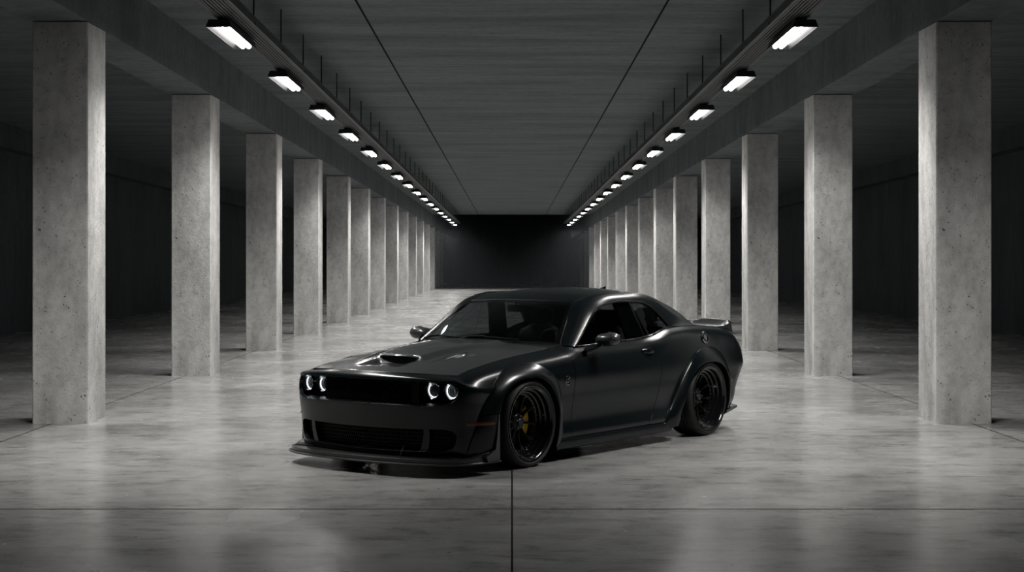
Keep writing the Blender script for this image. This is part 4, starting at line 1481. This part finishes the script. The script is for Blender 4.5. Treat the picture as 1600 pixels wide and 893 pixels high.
def seat(x, y, w=.25):
    root = empty('seat'); root.parent = car; root.location = cv((x, y, 0))
    def cush(name, secs):
        bm = bmesh.new(); R = []
        for (px, pz, tx, tz, hw) in secs:
            ring = []
            for k in range(12):
                a = k * 2 * math.pi / 12
                cy_ = math.copysign(abs(math.cos(a))**.5, math.cos(a)) * hw; cq = math.copysign(abs(math.sin(a))**.6, math.sin(a)) * .06
                ring.append(bm.verts.new((-(px + tx * cq), cy_, pz + tz * cq)))
            R.append(ring)
        for A, B in zip(R[:-1], R[1:]):
            for k in range(12): bm.faces.new((A[k], A[(k + 1) % 12], B[(k + 1) % 12], B[k]))
        bm.faces.new(R[0]); bm.faces.new(R[-1])
        bm_obj(name, bm, M['leather'], root, None, 50)
    cush('seat_cushion', [(-.28, .46, 0, 1, w * .8), (-.24, .48, 0, 1, w), (.18, .42, 0, 1, w), (.24, .40, 0, 1, w * .9)])
    cush('seat_back', [(.20, .42, 1, 0, w * .8), (.24, .55, 1, .2, w), (.33, .85, 1, .2, w), (.39, 1.02, 1, .2, w * .85), (.40, 1.06, 1, .2, w * .5)])
    cush('headrest', [(.41, 1.07, .8, 0, .07), (.42, 1.09, .9, .1, .125), (.44, 1.19, .9, .1, .125), (.45, 1.22, .5, 0, .08)])
for s in (1, -1):
    seat(1.65, s * .38)
    seat(2.42, s * .33, .24)
mr = empty('rear_view_mirror'); mr.parent = car; mr.location = cv((1.17, 0, 1.25))
bm = bmesh.new(); bm_box(bm, (-.015, -.115, -.032), (.02, .115, .032), .014); bm_obj('mirror_shell', bm, M['dark'], mr, None, 40)
bm = bmesh.new(); bm_tube(bm, [(.02, 0, .01), (.05, 0, .07)], .012, 8); bm_obj('mirror_stem', bm, M['dark'], mr, None, 40)

# ---- door mirrors, handles, cap, fin, wipers, badge
def door_mirror(s, parent):
    root = empty('side_mirror'); root.parent = car
    root.location = cv((1.06, s * 1.045, 1.005))
    secs = []
    def shell(name, z0, z1, mat):
        bm = bmesh.new()
        rows = []
        nu, nv = 20, 9
        for j in range(nv):
            ph = math.radians(-90 + 180 * j / (nv - 1))
            ph = math.asin(max(-1, min(1, (z0 + (z1 - z0) * j / (nv - 1)))))
            ring = []
            for k in range(nu):
                a = 2 * math.pi * k / nu
                ca = math.copysign(abs(math.cos(a))**.8, math.cos(a)); sa = math.copysign(abs(math.sin(a))**.75, math.sin(a))
                cr = max(math.cos(ph), 0)**.75
                # forward side rounded, rear side flat (mirror glass)
                fx = (.085 if ca > 0 else .035) * ca * cr
                zz = .064 * math.sin(ph) * (1 - .18 * s * sa * 0)
                ring.append(bm.verts.new((fx, .118 * sa * cr * (1.0), zz - .010 * (1 - s * sa) * .5 * (1 if math.sin(ph) > 0 else .3))))
            rows.append(ring)
        for A, B in zip(rows[:-1], rows[1:]):
            for k in range(nu): bm.faces.new((A[k], A[(k + 1) % nu], B[(k + 1) % nu], B[k]))
        if z0 <= -.99: pass
        bm.faces.new(rows[0]); bm.faces.new(rows[-1])
        bmesh.ops.remove_doubles(bm, verts=bm.verts, dist=1e-5)
        return bm_obj(name, bm, mat, root, None, 60)
    shell('mirror_cap', -.18, 1.0, M['carbon'])
    shell('mirror_base', -1.0, -.20, M['gloss'])
    bm = bmesh.new()
    pts = [(.17, -s * .125, -.105), (.10, -s * .07, -.075), (.03, -s * .03, -.035)]
    bm_tube(bm, pts, [.035, .026, .024], 10)
    bm_obj('mirror_arm', bm, M['paint'], root, None, 50)
    bm = bmesh.new()
    bm_box(bm, (-.041, -.095, -.040), (-.036, .095, .040), 0)
    bm_obj('mirror_glass', bm, M['chrome'], root)
for s, d in ((1, doors[0]), (-1, doors[1])): door_mirror(s, d)
for s, d in ((1, doors[0]), (-1, doors[1])):
    # handle: scooped cup with a horn shaped pull over it
    secs = []
    for t in np.linspace(0, 1, 12):
        x = 1.80 + .165 * t
        zc_ = .862 - .010 * t
        hh = .011 + .014 * math.sin(math.pi * min(1, t * .95 + .1))
        y = float(body_y(x, zc_))
        out_ = .012 + .016 * math.sin(math.pi * t * .92 + .1)
        secs.append([(x, s * (y - .01), zc_ + hh), (x, s * (y + out_ * .8), zc_ + hh * .8), (x, s * (y + out_), zc_), (x, s * (y + out_ * .8), zc_ - hh * .8), (x, s * (y - .01), zc_ - hh)])
    loft_solid('door_handle', secs, M['paint'], d)
    rim_ = []
    for k in range(25):
        a = math.radians(-150 + 200 * k / 24)
        x, z = 1.895 + .060 * math.cos(a), .835 + .030 * math.sin(a)
        rim_.append((x, s * (float(body_y(x, z)) + .003), z))
    tube_obj('handle_cup', rim_, .005, M['gloss'], d, 6)
def disc_on_body(name, x, z, prof, mat, parent, seg=32, s=1):
    u, v = uv(x, z)
    p = body([u], [v])[0]
    n = skin_normals(body, np.array([u]), np.array([v]), np.array([[0, 1, .2]]))[0]
    n = Vector(cv(n)); c_ = Vector(cv(p))
    if s < 0: n.y *= -1; c_.y *= -1
    q = n.to_track_quat('Z', 'Y')
    bm = bmesh.new()
    R = [[bm.verts.new(c_ + q @ Vector((r * math.cos(k * 2 * math.pi / seg), r * math.sin(k * 2 * math.pi / seg), a))) for k in range(seg)] for a, r in prof]
    for A, B in zip(R[:-1], R[1:]):
        for k in range(seg): bm.faces.new((A[k], A[(k + 1) % seg], B[(k + 1) % seg], B[k]))
    return bm_obj(name, bm, mat, parent, None, 40)
fc = disc_on_body('fuel_cap', 2.94, .940, [(-.01, .060), (.006, .060), (.012, .056), (.010, .050), (.004, .047), (.006, .034), (.012, .030), (.012, .0003)], M['gloss'], car)
disc_on_body('cap_ring', 2.94, .940, [(.007, .0605), (.0135, .056), (.012, .052), (.007, .050)], M['chrome'], fc)
bm = bmesh.new()
for k in range(8):
    pass
bm.free()
for s in (1, -1):
    # small ring shaped animal head badge, kept to its outline: an open ring with three strokes
    pts = []
    cx, cz_ = .555, .672
    def bp_(dx, dz): return (cx + dx, s * (float(body_y(cx + dx, cz_ + dz)) + .003), cz_ + dz)
    bd = tube_obj('fender_badge', [bp_(.036 * math.cos(a), .040 * math.sin(a)) for a in np.linspace(.9, 5.9, 20)], .0035, M['chrome'], car, 6)
    tube_obj('badge_stroke', [bp_(.030, .022), bp_(.006, .012), bp_(.020, -.004), bp_(-.002, -.018)], .003, M['chrome'], bd, 6)
rows = []
for t in np.linspace(0, 1, 8):
    x = 2.46 + .16 * t
    z0 = float(zc(x)[0]) - .004
    hgt = .008 + .058 * t**1.3
    w_ = .020 * (1 - .55 * t)
    rows.append([(x, -w_, z0), (x + hgt * .25, -.003, z0 + hgt), (x + hgt * .25, .003, z0 + hgt), (x, w_, z0)])
loft_solid('antenna_fin', rows, M['gloss'], car)
for t0, t1, p1 in ((-.62, -.10, .035), (-.12, .42, .03)):
    pts = []
    for k in range(13):
        t = t0 + (t1 - t0) * k / 12
        p = wsmap([.006 + p1 * math.sin(math.pi * k / 12) * .45], [t])[0]
        pts.append(p + np.array([-.012, 0, .020]))
    wv = tube_obj('wiper', pts, .007, M['dark'], car, 6)
    tube_obj('wiper_arm', [pts[0] + np.array([-.05, 0, -.03]), pts[3] + np.array([-.02, 0, .006]), pts[6] + np.array([0, 0, .01])], .0075, M['dark'], wv, 6)

# ---------------------------------------------------------------- thin haze hanging in the hall
hm = bpy.data.materials.new('thin_haze'); hm.use_nodes = True
hn = hm.node_tree; hn.nodes.remove(hn.nodes['Principled BSDF'])
vs = hn.nodes.new('ShaderNodeVolumeScatter')
vs.inputs['Color'].default_value = (0.86, 0.94, 1.0, 1)
vs.inputs['Density'].default_value = 0.0007
vs.inputs['Anisotropy'].default_value = 0.35
hn.links.new(vs.outputs[0], hn.nodes['Material Output'].inputs['Volume'])
for x0, x1, y0, y1, lab in ((-4.3, 4.3, 40.0, YE - 0.05, 'faint bluish haze at the dark far end of the middle aisle'),
                            (-11.0, -5.0, 24.0, YE - 0.05, 'faint grey haze in the dark bays behind the left columns'),
                            (5.0, 11.0, 24.0, YE - 0.05, 'faint grey haze in the dark bays behind the right columns')):
    bm = bmesh.new()
    bm_box(bm, (x0, y0, 0.01), (x1, y1, 3.1))
    tag(bm_obj('haze', bm, hm), lab, 'haze', kind='stuff')
